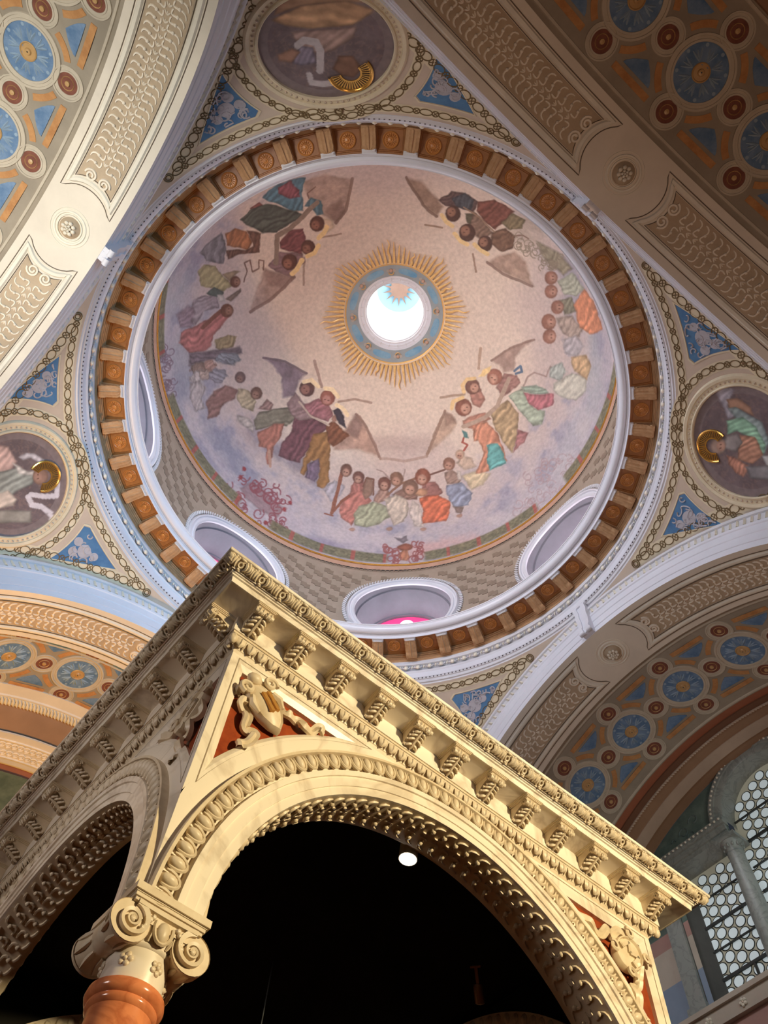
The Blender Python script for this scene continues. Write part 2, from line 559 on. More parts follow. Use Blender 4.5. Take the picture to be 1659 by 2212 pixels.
WHERE = ['above the far transept arch', 'at the far side above the gilded canopy corner', 'above the warm lit apse arch',
         'at the left rim of the ring', 'above the cream arch', 'above the rear pendentive', 'above the dark brown arch',
         'above the right pendentive']
for k in range(8):
    w = empty('window_%d' % (k + 1), (0, 0, 0))
    tag(w, 'round drum window with rope moulding ' + WHERE[k], 'window', 'structure')
    g = MB()
    ring_on_cyl(g, k, [(1.36, -0.02), (1.36, 0.03), (1.40, 0.06), (1.44, 0.06), (1.46, 0.03), (1.50, 0.03), (1.52, 0.07), (1.56, 0.08), (1.58, 0.04), (1.60, 0.0)])
    g.build('frame_moulding', M['ring'], w)
    # rope of slanted beads
    g = MB()
    nb = 110
    for i in range(nb):
        a0 = i * 2 * PI / nb
        pth = []
        for t in (-1, 0, 1):
            a = a0 + t * 0.022
            r = 1.665 + t * 0.05
            pth.append((r * math.cos(a) + k * PI / 4 * DRUM_R, r * math.sin(a) + WIN_Z))
        pth = np.array(pth)
        g.tube(cyl(pth[:, 0], pth[:, 1], DRUM_R - 0.035), [0.02, 0.034, 0.02], n=5)
    g.build('rope_moulding', M['stone'], w)
    # splayed reveal out to the glazing
    g = MB()
    ps = np.arange(72) * 2 * PI / 72
    dep = [(0, 1.37), (0.12, 1.36), (0.14, 1.32), (0.5, 1.28), (0.9, 1.22), (0.92, 1.18), (1.05, 1.17)]
    P = []
    for d_, r_ in dep:
        S, Z = r_ * np.cos(ps), r_ * np.sin(ps) + WIN_Z
        base = cyl(S + k * PI / 4 * DRUM_R, Z, DRUM_R)
        out = np.array([math.cos(k * PI / 4), math.sin(k * PI / 4), 0])
        fl = base if d_ < 0.13 else None
        pt = np.stack([(DRUM_R + d_) * out[0] - S * math.sin(k * PI / 4), (DRUM_R + d_) * out[1] + S * math.cos(k * PI / 4), Z], -1)
        if d_ == 0:
            pt = base
        P.append(pt)
    g.grid(np.array(P), cv=True)
    g.build('reveal', M['reveal'], w)
    # rose glazing: white petals and a lobed heart, rose-red spandrels
    def wpt(x, y, h, k=k):
        o = np.array([math.cos(k * PI / 4), math.sin(k * PI / 4), 0])
        t = np.array([-o[1], o[0], 0])
        x, y, h = np.asarray(x), np.asarray(y), np.asarray(h)
        return (DRUM_R + 1.0 - h)[..., None] * o + x[..., None] * t + (y + WIN_Z)[..., None] * np.array([0, 0, 1.0])
    pane = M['window_strong'] if k in (4, 5) else M['window_sky'] if k in (6, 7) else M['window_pane']
    g = MB()
    g.prism(circle(48, 1.18), wpt, -0.03, 0.0)
    g.build('rose_red_glass', M['window_red'], w)
    for i in range(8):
        a = i * PI / 4
        g = MB()
        g.prism(rot2(circle(20, 0.27, (0.72, 0), ry=0.20), a), wpt, 0.0, 0.02)
        g.build('glass_petal', pane, w)
    g = MB()
    aa = np.linspace(0, 2 * PI, 97)[:-1]
    rr = 0.50 + 0.07 * np.cos(8 * aa)
    g.prism(np.stack([rr * np.cos(aa), rr * np.sin(aa)], -1), wpt, 0.0, 0.025)
    g.build('glass_heart', pane, w)

# ------------------------------------------------------------------ gilded cornice at the springing of the dome
t = empty('trim_1', (0, 0, 0))
tag(t, 'gilded ring cornice at the foot of the painted dome', 'cornice', 'structure')
g = MB()
g.lathe([(6.43, 24.02), (6.36, 24.02), (6.345, 23.99), (6.355, 23.95), (6.33, 23.95)], 220)
g.build('upper_gold_fillet', M['gold'], t)
g = MB()
g.lathe([(6.33, 23.95), (6.29, 23.94), (6.27, 23.90), (6.29, 23.86), (6.33, 23.85)], 220)
g.build('gold_torus', M['gold'], t)
g = MB()
g.lathe([(6.33, 23.85), (6.30, 23.83), (6.30, 23.76), (6.335, 23.70), (6.335, 23.66)], 220)
g.build('pink_cavetto', plaster('pink_tan_stucco', lin(190, 150, 128)), t)
g = MB()
for i in range(300):
    a = i * 2 * PI / 300
    g.ellipsoid((6.335 * math.cos(a), 6.335 * math.sin(a), 23.625), (0.03, 0.03, 0.035), 5, 4)
g.lathe([(6.36, 23.66), (6.345, 23.63), (6.36, 23.55)], 220)
g.build('bead_course', M['drum_dark'], t)

# ------------------------------------------------------------------ the great ring cornice above the pendentives
t = empty('trim_2', (0, 0, 0), ROT)
tag(t, 'great ring cornice with gilded coffers, leaf brackets and silver torus', 'cornice', 'structure')
g = MB()
g.lathe([(6.103, 17.567), (6.09, 17.60), (6.06, 17.61), (6.06, 17.70), (6.035, 17.71), (6.035, 17.75)], 256)
g.build('lower_fascia', M['stone'], t)
g = MB()
g.lathe([(6.035, 17.75), (6.02, 17.76), (6.02, 17.94), (6.0, 17.96), (5.985, 17.985), (6.03, 18.0)], 256)
g.build('upper_fascia', M['ring'], t)
g = MB()
for i in range(420):
    a = i * 2 * PI / 420
    g.ellipsoid((6.03 * math.cos(a), 6.03 * math.sin(a), 17.735), (0.022, 0.022, 0.02), 4, 3)
g.build('bead_row', M['bead_dark'], t)
g = MB()
g.lathe([(6.03, 18.0), (6.05, 18.06), (6.03, 18.20), (5.97, 18.22), (5.965, 18.245), (6.0, 18.25)], 256)
g.build('ovolo_bed', M['stone'], t)
# eggs, one thing each, three to a coffer; tongues between them
ge = MB()
ge.ellipsoid((0, 0, 0), (0.045, 0.058, 0.085), 8, 6)
egg_me = ge.mesh('egg')
egg_me.materials.append(M['egg'])
gd = MB()
aa = np.linspace(-0.5, PI + 0.5, 11)
gd.tube(np.stack([np.full(11, 0.012), 0.088 * np.cos(aa), -0.098 * np.sin(aa) + 0.04], -1), [0.008] + [0.017] * 9 + [0.008], 5)
sh_me = gd.mesh('egg_shell')
sh_me.materials.append(M['stone'])
gt = MB()
gt.add([(-0.02, 0, -0.07), (0.02, -0.016, -0.02), (0.02, 0.016, -0.02), (-0.015, 0, 0.02), (0.01, -0.028, 0.03), (0.01, 0.028, 0.03), (0.02, 0, 0.075)],
       [(0, 1, 3), (0, 3, 2), (1, 4, 3), (2, 3, 5), (4, 6, 3), (5, 3, 6)])
tg_me = gt.mesh('dart', smooth=0)
tg_me.materials.append(M['egg'])
for i in range(132):
    a = (i + 0.5) * 2 * PI / 132
    rz = (0, math.radians(-18), a + PI)
    e = link('egg', egg_me, None, t, (5.985 * math.cos(a), 5.985 * math.sin(a), 18.12), rz)
    e2 = link('egg_shell', sh_me, None, t, (6.0 * math.cos(a), 6.0 * math.sin(a), 18.12), rz)
    a += PI / 132
    link('dart', tg_me, None, t, (5.995 * math.cos(a), 5.995 * math.sin(a), 18.13), rz)
g = MB()
g.lathe([(6.0, 18.25), (6.0, 18.40)], 256)
g.build('frieze', M['stone'], t)
g = MB()
g.lathe([(6.0, 18.40), (5.985, 18.41), (5.985, 18.45), (5.965, 18.46), (5.965, 18.50), (5.945, 18.51), (5.945, 18.55), (5.925, 18.56), (5.925, 18.60), (5.91, 18.61)], 256)
g.build('back_moulding', M['modillion'], t)
# soffit coffers and brackets
NC = 44
SOF = 18.64
ga = 2 * PI / NC


def pol(r, a, z):
    r, a, z = np.broadcast_arrays(np.asarray(r, float), np.asarray(a, float), np.asarray(z, float))
    return np.stack([r * np.cos(a), r * np.sin(a), z], -1)


gp = MB()   # coffer: framed gilded panel, sunk a little, in its own frame (angle 0)
ha = ga * 0.5
fr = [(0.0, 0.0), (0.012, 0.02), (0.024, 0.02), (0.036, 0.045), (0.05, 0.045)]
ang_w = ga * 0.325
r0, r1 = 5.475, 5.905
loopP = []
for ins, up in fr:
    a_ = ang_w - ins / 5.7
    rr0, rr1 = r0 + ins, r1 - ins
    loopP.append(np.vstack([pol(np.linspace(rr0, rr1, 6)[:-1], a_, SOF + up), pol(rr1, np.linspace(a_, -a_, 6)[:-1], SOF + up),
                            pol(np.linspace(rr1, rr0, 6)[:-1], -a_, SOF + up), pol(rr0, np.linspace(-a_, a_, 6)[:-1], SOF + up)]))
gp.grid(np.array(loopP), cv=True)
a_ = ang_w - 0.05 / 5.7
P = pol(np.linspace(r0 + .05, r1 - .05, 4)[:, None], np.linspace(-a_, a_, 5)[None], SOF + 0.045)
gp.grid(P)
panel_me = gp.mesh('coffer_panel', 30)
panel_me.materials.append(M['coffer'])
gr = MB()   # rosette: ring, petals, boss; hangs under the panel
gr.lathe([(0.155, 0.0), (0.155, -0.022), (0.142, -0.036), (0.128, -0.026), (0.122, -0.006), (0.05, -0.004)], 28)
for i in range(16):
    a = i * PI / 8
    gr.tube(np.array([(0.055 * math.cos(a), 0.055 * math.sin(a), -0.012), (0.09 * math.cos(a), 0.09 * math.sin(a), -0.024), (0.118 * math.cos(a), 0.118 * math.sin(a), -0.01)]), [0.006, 0.013, 0.008], 5)
gr.lathe([(0.055, -0.004), (0.05, -0.026), (0.036, -0.03), (0.03, -0.02), (0.02, -0.022), (0.014, -0.04), (0.0, -0.044)], 16)
ros_me = gr.mesh('rosette')
ros_me.materials.append(M['coffer_ros'])
# bracket: scroll with an acanthus leaf along its underside. x outward (towards the wall), y across, z up
gb = MB()
W = 0.125
side = np.array([(-0.20, 0.0), (-0.205, -0.05), (-0.17, -0.085), (-0.12, -0.10), (-0.04, -0.115), (0.06, -0.15), (0.12, -0.20), (0.17, -0.235), (0.205, -0.225), (0.225, -0.19), (0.225, 0.0)])
Pl = np.stack([side[:, 0], np.full(len(side), -W), side[:, 1]], -1)
Pr = Pl * np.array([1, -1, 1])
n_ = len(side)
gb.add(np.vstack([Pl, Pr]), [tuple(range(n_)), tuple(range(2 * n_ - 1, n_ - 1, -1))] + [(i, i + 1, n_ + i + 1, n_ + i) for i in range(n_ - 1)])
gb.box((-0.22, -W - 0.012, -0.018), (0.23, W + 0.012, 0.0))
for s_ in (-1, 1):   # spirals on the cheeks
    for cx_, cz_, r_ in ((0.165, -0.165, 0.062), (-0.15, -0.055, 0.035)):
        th = np.linspace(0, 3.6 * PI, 26)
        rr_ = r_ * (1 - th / th[-1] * 0.8)
        gb.tube(np.stack([cx_ + rr_ * np.cos(th), np.full(26, s_ * (W + 0.002)), cz_ + rr_ * np.sin(th)], -1), 0.009, 4)
bracket_me = gb.mesh('leaf_bracket', 35)
bracket_me.materials.append(M['modillion'])
gl = MB()    # the leaf: midrib and curling lobes lying under the bracket
u = np.linspace(0, 1, 17)
x_ = 0.19 - 0.40 * u
zz = np.interp(x_, side[1:9, 0], side[1:9, 1]) - 0.012
zz[0] += 0.02
zz[-3:] -= np.array([0.0, 0.008, 0.016])
P = []
for v in np.linspace(-1, 1, 13):
    lob = 0.022 * np.abs(np.sin(u * PI * 5)) * abs(v) ** 1.5
    wv = v * (0.132 * np.sqrt(np.clip(1 - (np.clip(u - 0.72, 0, 1) / 0.285) ** 2, 0.02, 1)))
    P.append(np.stack([x_ - 0.02 * abs(v), wv, zz - 0.03 * (1 - v * v) * np.sin(u * PI) - 0.012 * np.cos(v * 4 * PI) * (1 - abs(v) * .5) + lob], -1))
gl.grid(np.array(P))
gl.tube(np.stack([x_, 0 * u, zz - 0.048 * np.sin(u * PI * 0.98 + .02)], -1), 0.012, 5)
leaf_me = gl.mesh('acanthus_leaf', 60)
leaf_me.materials.append(M['modillion'])
gk = MB()   # little stepped block at the bracket's inner end under the corona
for i in range(3):
    gk.box((-0.285 + i * 0.022, -0.14 + i * .01, -0.03 - 0.016 * i), (-0.2, 0.14 - i * .01, 0.0))
gk.tube(np.stack([np.full(9, -0.232), np.linspace(-.11, .11, 9), np.full(9, -0.07)], -1), 0.018, 6)
blk_me = gk.mesh('cap_block', 30)
blk_me.materials.append(M['stone'])
for i in range(NC):
    a = (i + 0.5) * ga
    pn = link('coffer_panel', panel_me, None, t, (0, 0, 0), (0, 0, a))
    link('rosette', ros_me, None, pn, (5.685, 0, SOF + 0.045))
    a = i * ga
    b_ = link('leaf_bracket', bracket_me, None, t, (5.72 * math.cos(a), 5.72 * math.sin(a), SOF), (0, 0, a))
    link('acanthus_leaf', leaf_me, None, b_)
    link('cap_block', blk_me, None, b_)
g = MB()
for i in range(NC):   # soffit strips that carry the brackets between coffers
    a = i * ga
    P = pol(np.linspace(5.44, 5.93, 3)[:, None], np.linspace(a - (ha - ang_w), a + (ha - ang_w), 4)[None], SOF)
    g.grid(P)
    for rr_ in ((5.44, 5.475), (5.905, 5.93)):
        g.grid(pol(np.array(rr_)[:, None], np.linspace(a, a + ga, 7)[None], SOF))
g.build('soffit', M['coffer'], t, smooth=0)
g = MB()
g.lathe([(5.44, SOF), (5.44, 18.60), (5.43, 18.60), (5.43, 18.70), (5.415, 18.71), (5.40, 18.715)], 256)
g.build('corona', M['ring'], t)
g = MB()
g.lathe([(5.415, 18.715), (5.40, 18.735), (5.39, 18.73), (5.385, 18.745)], 256)
for i in range(360):
    a = i * 2 * PI / 360
    g.ellipsoid((5.405 * math.cos(a), 5.405 * math.sin(a), 18.725), (0.014, 0.02, 0.014), 4, 3)
g.build('corona_bead', M['stone'], t)
g = MB()
th = np.linspace(-0.9, 1.9, 12)
pr = [(5.315 - 0.062 * math.sin(x + .35) * 1.0 + 0.03 * math.cos(x), 18.80 - 0.075 * math.cos(x + 0.35)) for x in th]
g.lathe([(5.385, 18.745)] + pr + [(5.245, 18.86), (5.245, 18.885), (5.228, 18.89), (5.228, 18.925), (5.26, 18.94), (5.4, 18.96), (6.36, 19.22)], 256)
g.build('silver_torus', M['ring'], t)

# ------------------------------------------------------------------ lantern over the oculus
ln = empty('ceiling_lantern', (0, 0, 30.2))
tag(ln, 'bright white lantern seen through the round eye of the dome', 'lantern', 'structure')
g = MB()
g.lathe([(1.27, 0.17), (1.26, 0.22), (1.20, 0.22), (1.17, 0.26), (1.12, 0.26), (1.08, 0.32), (1.03, 0.32), (1.02, 0.40), (0.985, 0.42), (0.985, 0.75), (1.0, 0.80)], 96)
g.build('eye_moulding', M['ring'], ln)
for i in range(24):
    a = i * PI / 12
    g = MB()
    g.prism(np.array([(-.012, -.045), (.012, -.045), (.012, .045), (-.012, .045)]), lambda x, y, h: pol(1.145 + y, a + x / 1.14, 0.245 - h), 0.0, 0.012)
    g.build('eye_mark', M['stone'], ln, smooth=0)
g = MB()
g.lathe([(0.99, 0.80), (1.15, 0.82), (1.15, 1.1)], 64)
g.lathe([(1.15, 3.4), (1.12, 3.6), (1.0, 4.4), (0.87, 4.72)], 64)
for i in range(8):
    a = i * PI / 4
    g.grid(pol(1.15, np.linspace(a - .10, a + .10, 4)[:, None], np.array([1.1, 3.4])[None]))
g.build('lantern_wall', M['lantern'], ln, smooth=0)
for i in range(8):
    a = (i + .5) * PI / 4
    g = MB()
    g.grid(pol(1.16, np.linspace(a - .30, a + .30, 8)[:, None], np.array([1.1, 3.4])[None]))
    g.build('lantern_pane', M['lantern_pane'], ln, smooth=0)
g = MB()
g.lathe([(0.87, 4.72), (0.7, 4.83), (0.4, 4.92), (0.0, 4.95)], 48)
g.build('lantern_ceiling', M['lantern_blue'], ln)
g = MB()
star = []
for i in range(14):
    a = i * 2 * PI / 14
    star += [(0.34 * math.cos(a - .13), 0.34 * math.sin(a - .13)), (0.66 * math.cos(a), 0.66 * math.sin(a)), (0.34 * math.cos(a + .13), 0.34 * math.sin(a + .13))]
g.prism(np.array(star), lambda x, y, h: np.stack([x, y, 4.80 - h + 0 * x], -1), 0.0, 0.03)
g.build('painted_star', M['lantern_brown'], ln, smooth=0)

# ------------------------------------------------------------------ sunburst round the eye
sb = empty('sunburst', (0, 0, 30.2), math.radians(0.0))
tag(sb, 'gilded sunburst of straight and wavy rays around the bright eye', 'sunburst')
g = MB()
g.lathe([(1.76, -0.09), (1.745, -0.05), (1.70, -0.04), (1.665, -0.03), (1.65, 0.02), (1.67, 0.03)], 128)
g.build('gold_ring', M['gold_soft'], sb)
g = MB()
g.lathe([(1.665, 0.0), (1.46, 0.09), (1.27, 0.17)], 128)
g.build('blue_collar', plaster('grey_blue_collar', lin(158, 168, 172), lin(146, 150, 152), scale=1.5), sb)


def collar(r, a, h):
    r = np.asarray(r, float)
    return pol(r, a, 0.0 + (1.665 - r) / 0.395 * 0.17 - np.asarray(h))


A_CH = math.radians(-134.4)
for i in range(8):
    a = A_CH + i * PI / 4
    g = MB()
    pl = []
    for q in np.linspace(0, 2 * PI, 25)[:-1]:
        pl.append((0.225 * np.sign(math.cos(q)) * abs(math.cos(q)) ** 0.7, 0.11 * np.sign(math.sin(q)) * abs(math.sin(q)) ** 0.8))
    pl = np.array(pl)
    g.prism(pl, lambda x, y, h: collar(1.465 + y, a + PI / 8 + x, h), 0.0, 0.006)
    sk = g.build('blue_cloud', M['sun_blue'], sb, smooth=0)
    g = MB()
    st = []
    for q in range(12):
        rr_ = 0.055 if q % 2 == 0 else 0.014
        st.append((rr_ * math.cos(q * PI / 6), rr_ * math.sin(q * PI / 6)))
    g.prism(np.array(st), lambda x, y, h: collar(1.465 + y, a + PI / 8 + x / 1.46, h), 0.006, 0.012)
    g.build('star', plaster('indigo_star', lin(70, 96, 128)), sk, smooth=0)
    c = collar(np.array(1.475), a, np.array(0.03))
    g = MB()
    g.ellipsoid(c, (0.062, 0.062, 0.06), 12, 8)
    hd = g.build('cherub_head', M['cherub'], sb)
    g = MB()
    c2 = collar(np.array(1.42), a, np.array(0.045))
    g.tube(np.array([c2 + np.array([0.085 * math.cos(x), 0.085 * math.sin(x), 0.0]) for x in np.linspace(a + PI * .55, a + PI * 1.45, 9)]), 0.02, 6)
    g.build('halo', M['gold_soft'], hd)
    for s_ in (-1, 1):
        g = MB()
        g.prism(np.array([(0.04, -.02), (.10, -.06), (.15, -.03), (.155, .02), (.10, .055), (.05, .03)]) * np.array([s_, 1]), lambda x, y, h: collar(1.47 + y, a + x / 1.46, h), 0.0, 0.015)
        g.build('cherub_wing', plaster('cherub_wing_paint', lin(180, 168, 158)), sb, smooth=0)


def dome_pt(rho, a, h):
    """rho = arc length from the apex on the dome, h = proud of the dome (sunburst frame)"""
    th = np.asarray(rho) / DOME_R
    r = (DOME_R - np.asarray(h)) * np.sin(th)
    z = DOME_Z - 30.2 + (DOME_R - np.asarray(h)) * np.cos(th)
    return pol(r, a, z)


NR = 80
A_RAY = math.radians(-134.6)
for i in range(NR):
    a = A_RAY + i * 2 * PI / NR
    ph = (i % 10)
    long_ = 1.0 - abs(((i + 5) % 10) - 5) / 5.0          # eight points of the star
    L = 0.47 + 0.38 * long_ ** 1.3
    wavy = (i % 5) == 0
    s = np.linspace(0, 1, 15)
    rho = 1.78 + L * s * 1.02
    w = 0.050 * (1 - s) ** 0.7 + 0.007
    off = (0.035 * np.sin(s * PI * 3.2) * (0.35 + s)) if wavy else 0 * s
    hgt = 0.055 + 0.035 * s
    p = dome_pt(rho, a + off / rho, hgt)
    g = MB()
    g.tube(p, w * 0.95, 6)
    g.build('wavy_ray' if wavy else 'ray', M['gold_ray'], sb)


# ------------------------------------------------------------------ pendentives
def pen(az, polar, h=0.0):
    """point on the pendentive sphere, h = proud of the plaster"""
    az, polar, h = np.broadcast_arrays(np.asarray(az, float), np.asarray(polar, float), np.asarray(h, float))
    r = PEN_RHO - h
    return np.stack([r * np.sin(polar) * np.cos(az), r * np.sin(polar) * np.sin(az), ARCH_ZC + r * np.cos(polar)], -1)


TH_TOP = math.asin(6.103 / PEN_RHO)
rad = math.radians


def th_bot(az):
    m = np.maximum(np.abs(np.cos(az)), np.abs(np.sin(az)))
    return np.arcsin(np.clip(ARCH_S / (PEN_RHO * m), -1, 1))


MED_POL, MED_R = rad(51.0), rad(6.75)


def med_frame(az):
    c = np.array([math.sin(MED_POL) * math.cos(az), math.sin(MED_POL) * math.sin(az), math.cos(MED_POL)])
    up = np.array([-math.cos(MED_POL) * math.cos(az), -math.cos(MED_POL) * math.sin(az), math.sin(MED_POL)])   # towards the ring
    rt = np.cross(c, up)
    return c, rt, up


def med_pt(az, x, y, h=0.0):
    """tangent-plane coordinates (radians of arc, y towards the ring) about the medallion centre"""
    c, rt, up = med_frame(az)
    x, y, h = np.broadcast_arrays(np.asarray(x, float), np.asarray(y, float), np.asarray(h, float))
    r = np.hypot(x, y) + 1e-12
    d = np.cos(r)[..., None] * c + (np.sin(r) / r * x)[..., None] * rt + (np.sin(r) / r * y)[..., None] * up
    return d * (PEN_RHO - h)[..., None] + np.array([0, 0, ARCH_ZC])


def chain(g, path_fn, length, w, h=0.006, lw=0.011):
    """painted chain of long links and crossed rings along path_fn(s, offset, h) with s in metres"""
    pitch = 0.325
    n = max(1, int(round(length / pitch)))
    pitch = length / n
    for i in range(n):
        s0 = (i + 0.5) * pitch
        for cx_, rx, ry, cross in ((s0 - w * .36, pitch / 2 - w * .36, w * .40, False), (s0 + pitch / 2 - w * .36, w * .36, w * .36, True)):
            a = np.arange(18) * 2 * PI / 18
            g.tube(path_fn(cx_ + rx * np.cos(a), ry * np.sin(a), h), lw, 4, closed=True)
            if cross:
                for q in (PI / 4, -PI / 4):
                    tt = np.linspace(-1, 1, 4) * ry
                    g.tube(path_fn(cx_ + tt * math.cos(q), tt * math.sin(q), h), lw * .8, 4, caps=False)


PEN_LABEL = {0: 'far pendentive half hidden behind the gilded canopy corner', 1: 'left pendentive with a white-robed figure in its medallion',
             2: 'rear pendentive at the top with a scroll-bearing figure medallion', 3: 'right pendentive with a bearded figure in green drapery'}
PEN_OBJ = {}
for q in range(4):
    AZ = PI / 4 + q * PI / 2
    az = np.linspace(q * PI / 2 + 0.001, (q + 1) * PI / 2 - 0.001, 73)
    P = pen(az[:, None], TH_TOP + (th_bot(az) - TH_TOP)[:, None] * np.linspace(0, 1, 25)[None])
    pe = MB().grid(P).build('pendentive', M['pend'], None, smooth=180)
    tag(pe, PEN_LABEL[q], 'pendentive', 'structure')
    PEN_OBJ[q] = pe
    AZm = AZ + ROT
    # chain band along the ring cornice
    th_r = rad(42.75)
    w_r = 0.155
    a0, a1 = AZ - rad(29.0), AZ + rad(29.0)
    Lr = (a1 - a0) * PEN_RHO * math.sin(th_r)
    fr_ring = lambda s, o, h: pen(a0 + np.asarray(s) / (PEN_RHO * math.sin(th_r)), th_r + np.asarray(o) / PEN_RHO, h)
    g = MB()
    S = np.linspace(-0.1, Lr + 0.1, 60)
    g.grid(np.stack([fr_ring(S, 0 * S - w_r * .62, 0.003), fr_ring(S, 0 * S + w_r * .62, 0.003)]))
    # bands along the two arches and round the medallion
    def fr_arch(sg):
        r_ = math.sqrt(PEN_RHO ** 2 - ARCH_S ** 2)

        def fn(s, o, h):
            # s from the crown region downwards along the arch edge, o away from the edge
            s, o, h = np.broadcast_arrays(np.asarray(s, float), np.asarray(o, float), np.asarray(h, float))
            d = ARCH_S - 0.13 - o                      # parallel plane nearer the axis
            rr_ = np.sqrt(PEN_RHO ** 2 - d * d)
            al = rad(15.0) + s / r_
            t_, z_ = rr_ * np.sin(al), rr_ * np.cos(al)
            v = np.stack([d, t_, z_], -1)
            v = v * ((PEN_RHO - h) / PEN_RHO)[..., None]
            if sg > 0:      # edge on the arch at the start of the quadrant
                xy = rot2(v[..., :2], q * PI / 2)
            else:
                xy = rot2(np.stack([v[..., 0], -v[..., 1]], -1), (q + 1) * PI / 2)
            return np.stack([xy[..., 0], xy[..., 1], v[..., 2] + ARCH_ZC], -1)
        return fn
    La = 4.1
    for sg in (1, -1):
        fa = fr_arch(sg)
        S = np.linspace(-0.1, La + 0.3, 50)
        g.grid(np.stack([fa(S, 0 * S - .095, 0.003), fa(S, 0 * S + .095, 0.003)]))
    MR = rad(9.35)
    Lm = 2 * PI * math.sin(MR) * PEN_RHO
    fr_med = lambda s, o, h: med_pt(AZm, (MR + np.asarray(o) / PEN_RHO) * np.sin(np.asarray(s) / (Lm / 2 / PI)), (MR + np.asarray(o) / PEN_RHO) * np.cos(np.asarray(s) / (Lm / 2 / PI)), h)
    S = np.linspace(0, Lm, 97)
    g.grid(np.stack([fr_med(S, 0 * S - .095, 0.0045), fr_med(S, 0 * S + .095, 0.0045)]))
    g.build('pale_band', M['pend_band'], pe, smooth=180)
    g = MB()
    chain(g, fr_ring, Lr, w_r)
    for sg in (1, -1):
        chain(g, fr_arch(sg), La, w_r)
    chain(g, fr_med, Lm, w_r, 0.009)
    for sg in (-1, 1):      # curls at the thin ends and where the bands touch
        for rr_ in (0.05, 0.085):
            g.tube(pen(AZ + sg * rad(29.9) + rr_ * np.cos(np.linspace(0, 2 * PI, 15)) / 6.2, rad(42.85) + rr_ * np.sin(np.linspace(0, 2 * PI, 15)) / PEN_RHO, 0.01), 0.011, 4)
    g.tube(med_pt(AZm, 0.0075 * np.cos(np.linspace(0, 2 * PI, 15)), rad(8.5) + 0.0075 * np.sin(np.linspace(0, 2 * PI, 15)), 0.015), 0.016, 4)
    g.build('chain_links', M['pend_line'], pe, smooth=0)
    # blue triangles either side, framed, with arabesque
    for sg in (-1, 1):
        tri = []
        A = lambda d: AZ + sg * rad(d)
        n = 14
        tri += [(A(x), rad(44.1)) for x in np.linspace(22.0, 9.4, n)[:-1]]
        # concave side round the medallion
        for x in np.linspace(0, 1, n)[:-1]:
            ang = rad(44) + x * rad(35)
            ang = math.atan2(rad(9.6) * math.sin(rad(45)), 1) * 0 + ang
            tri.append(('m', sg, x))
        base = []
        for it in tri:
            if it[0] != 'm':
                base.append(pen(np.array(it[0]), np.array(it[1])))
        base = np.array(base)
        # arc about the medallion from the inner tip to the outer tip
        ri = rad(11.0)
        ins_a, out_a = rad(51), rad(83)
        arcp = np.array([med_pt(AZm, -sg * ri * math.sin(x), ri * math.cos(x)) for x in np.linspace(ins_a, out_a, n)])
        outer = np.array([pen(np.array(A(x)), np.array(y)) for x, y in zip(np.linspace(12.4, 22.0, n), rad(1) * np.linspace(49.6, 44.1, n) + 0 * np.linspace(0, 1, n))])
        # keep the long side parallel to the arch edge
        side_ = []
        pa_, pb_ = med_pt(AZm, -sg * ri * math.sin(out_a), ri * math.cos(out_a)), base[0]
        for x in np.linspace(0, 1, n):
            v = pa_ * (1 - x) + pb_ * x - np.array([0, 0, ARCH_ZC])
            v = v / np.linalg.norm(v) * PEN_RHO
            side_.append(v + np.array([0, 0, ARCH_ZC]))
        inner0 = med_pt(AZm, -sg * ri * math.sin(ins_a), ri * math.cos(ins_a))
        top = []
        for x in np.linspace(0, 1, n):
            v = base[0] * (1 - x) + inner0 * x - np.array([0, 0, ARCH_ZC])
            v = v / np.linalg.norm(v) * PEN_RHO
            # bow it along the ring
            azv = math.atan2(v[1], v[0])
            top.append(pen(np.array(azv), np.array(rad(44.1))))
        top[-1] = inner0
        outline = np.vstack([np.array(top)[:-1], arcp[:-1], np.array(side_)[:-1]])
        cen_ = outline.mean(0) - np.array([0, 0, ARCH_ZC])
        cen_ = cen_ / np.linalg.norm(cen_)
        fw = np.array([0, 0, ARCH_ZC])
        g = MB()
        lev = []
        for k_ in np.linspace(1, 0.02, 9):
            v = (outline - fw) * k_ + cen_ * PEN_RHO * (1 - k_)
            v = v / np.linalg.norm(v, axis=1)[:, None] * (PEN_RHO - 0.004)
            lev.append(v + fw)
        g.grid(np.array(lev), cv=True)
        tr = g.build('blue_field', M['pend_blue'], pe, smooth=180)
        # pale frame line round the field
        g = MB()
        fo = []
        for k_, hh in ((1.10, 0.0), (1.10, 0.012), (1.03, 0.012), (1.03, 0.0)):
            v = (outline - fw) * k_ + cen_ * PEN_RHO * (1 - k_)
            v = v / np.linalg.norm(v, axis=1)[:, None] * (PEN_RHO - hh)
            fo.append(v + fw)
        g.grid(np.array(fo), cv=True)
        g.build('field_frame', M['pend_band'], pe, smooth=0)
        # arabesque: vase, discs and curls filling the triangle
        g = MB()
        e1 = outline[0] - fw - cen_ * PEN_RHO
        e1 -= cen_ * (e1 @ cen_)
        e1 /= np.linalg.norm(e1)
        e2 = np.cross(cen_, e1)
        # inner radius test in tangent plane
        uv = np.stack([(outline - fw) @ e1, (outline - fw) @ e2], -1)
        c0 = uv.mean(0)

        def inside(p, k_=0.88):
            pts = (uv - c0) * k_ + c0
            x, y = p
            r_ = False
            for i in range(len(pts)):
                x1, y1 = pts[i]
                x2, y2 = pts[i - 1]
                if (y1 > y) != (y2 > y) and x < (x2 - x1) * (y - y1) / (y2 - y1) + x1:
                    r_ = not r_
            return r_

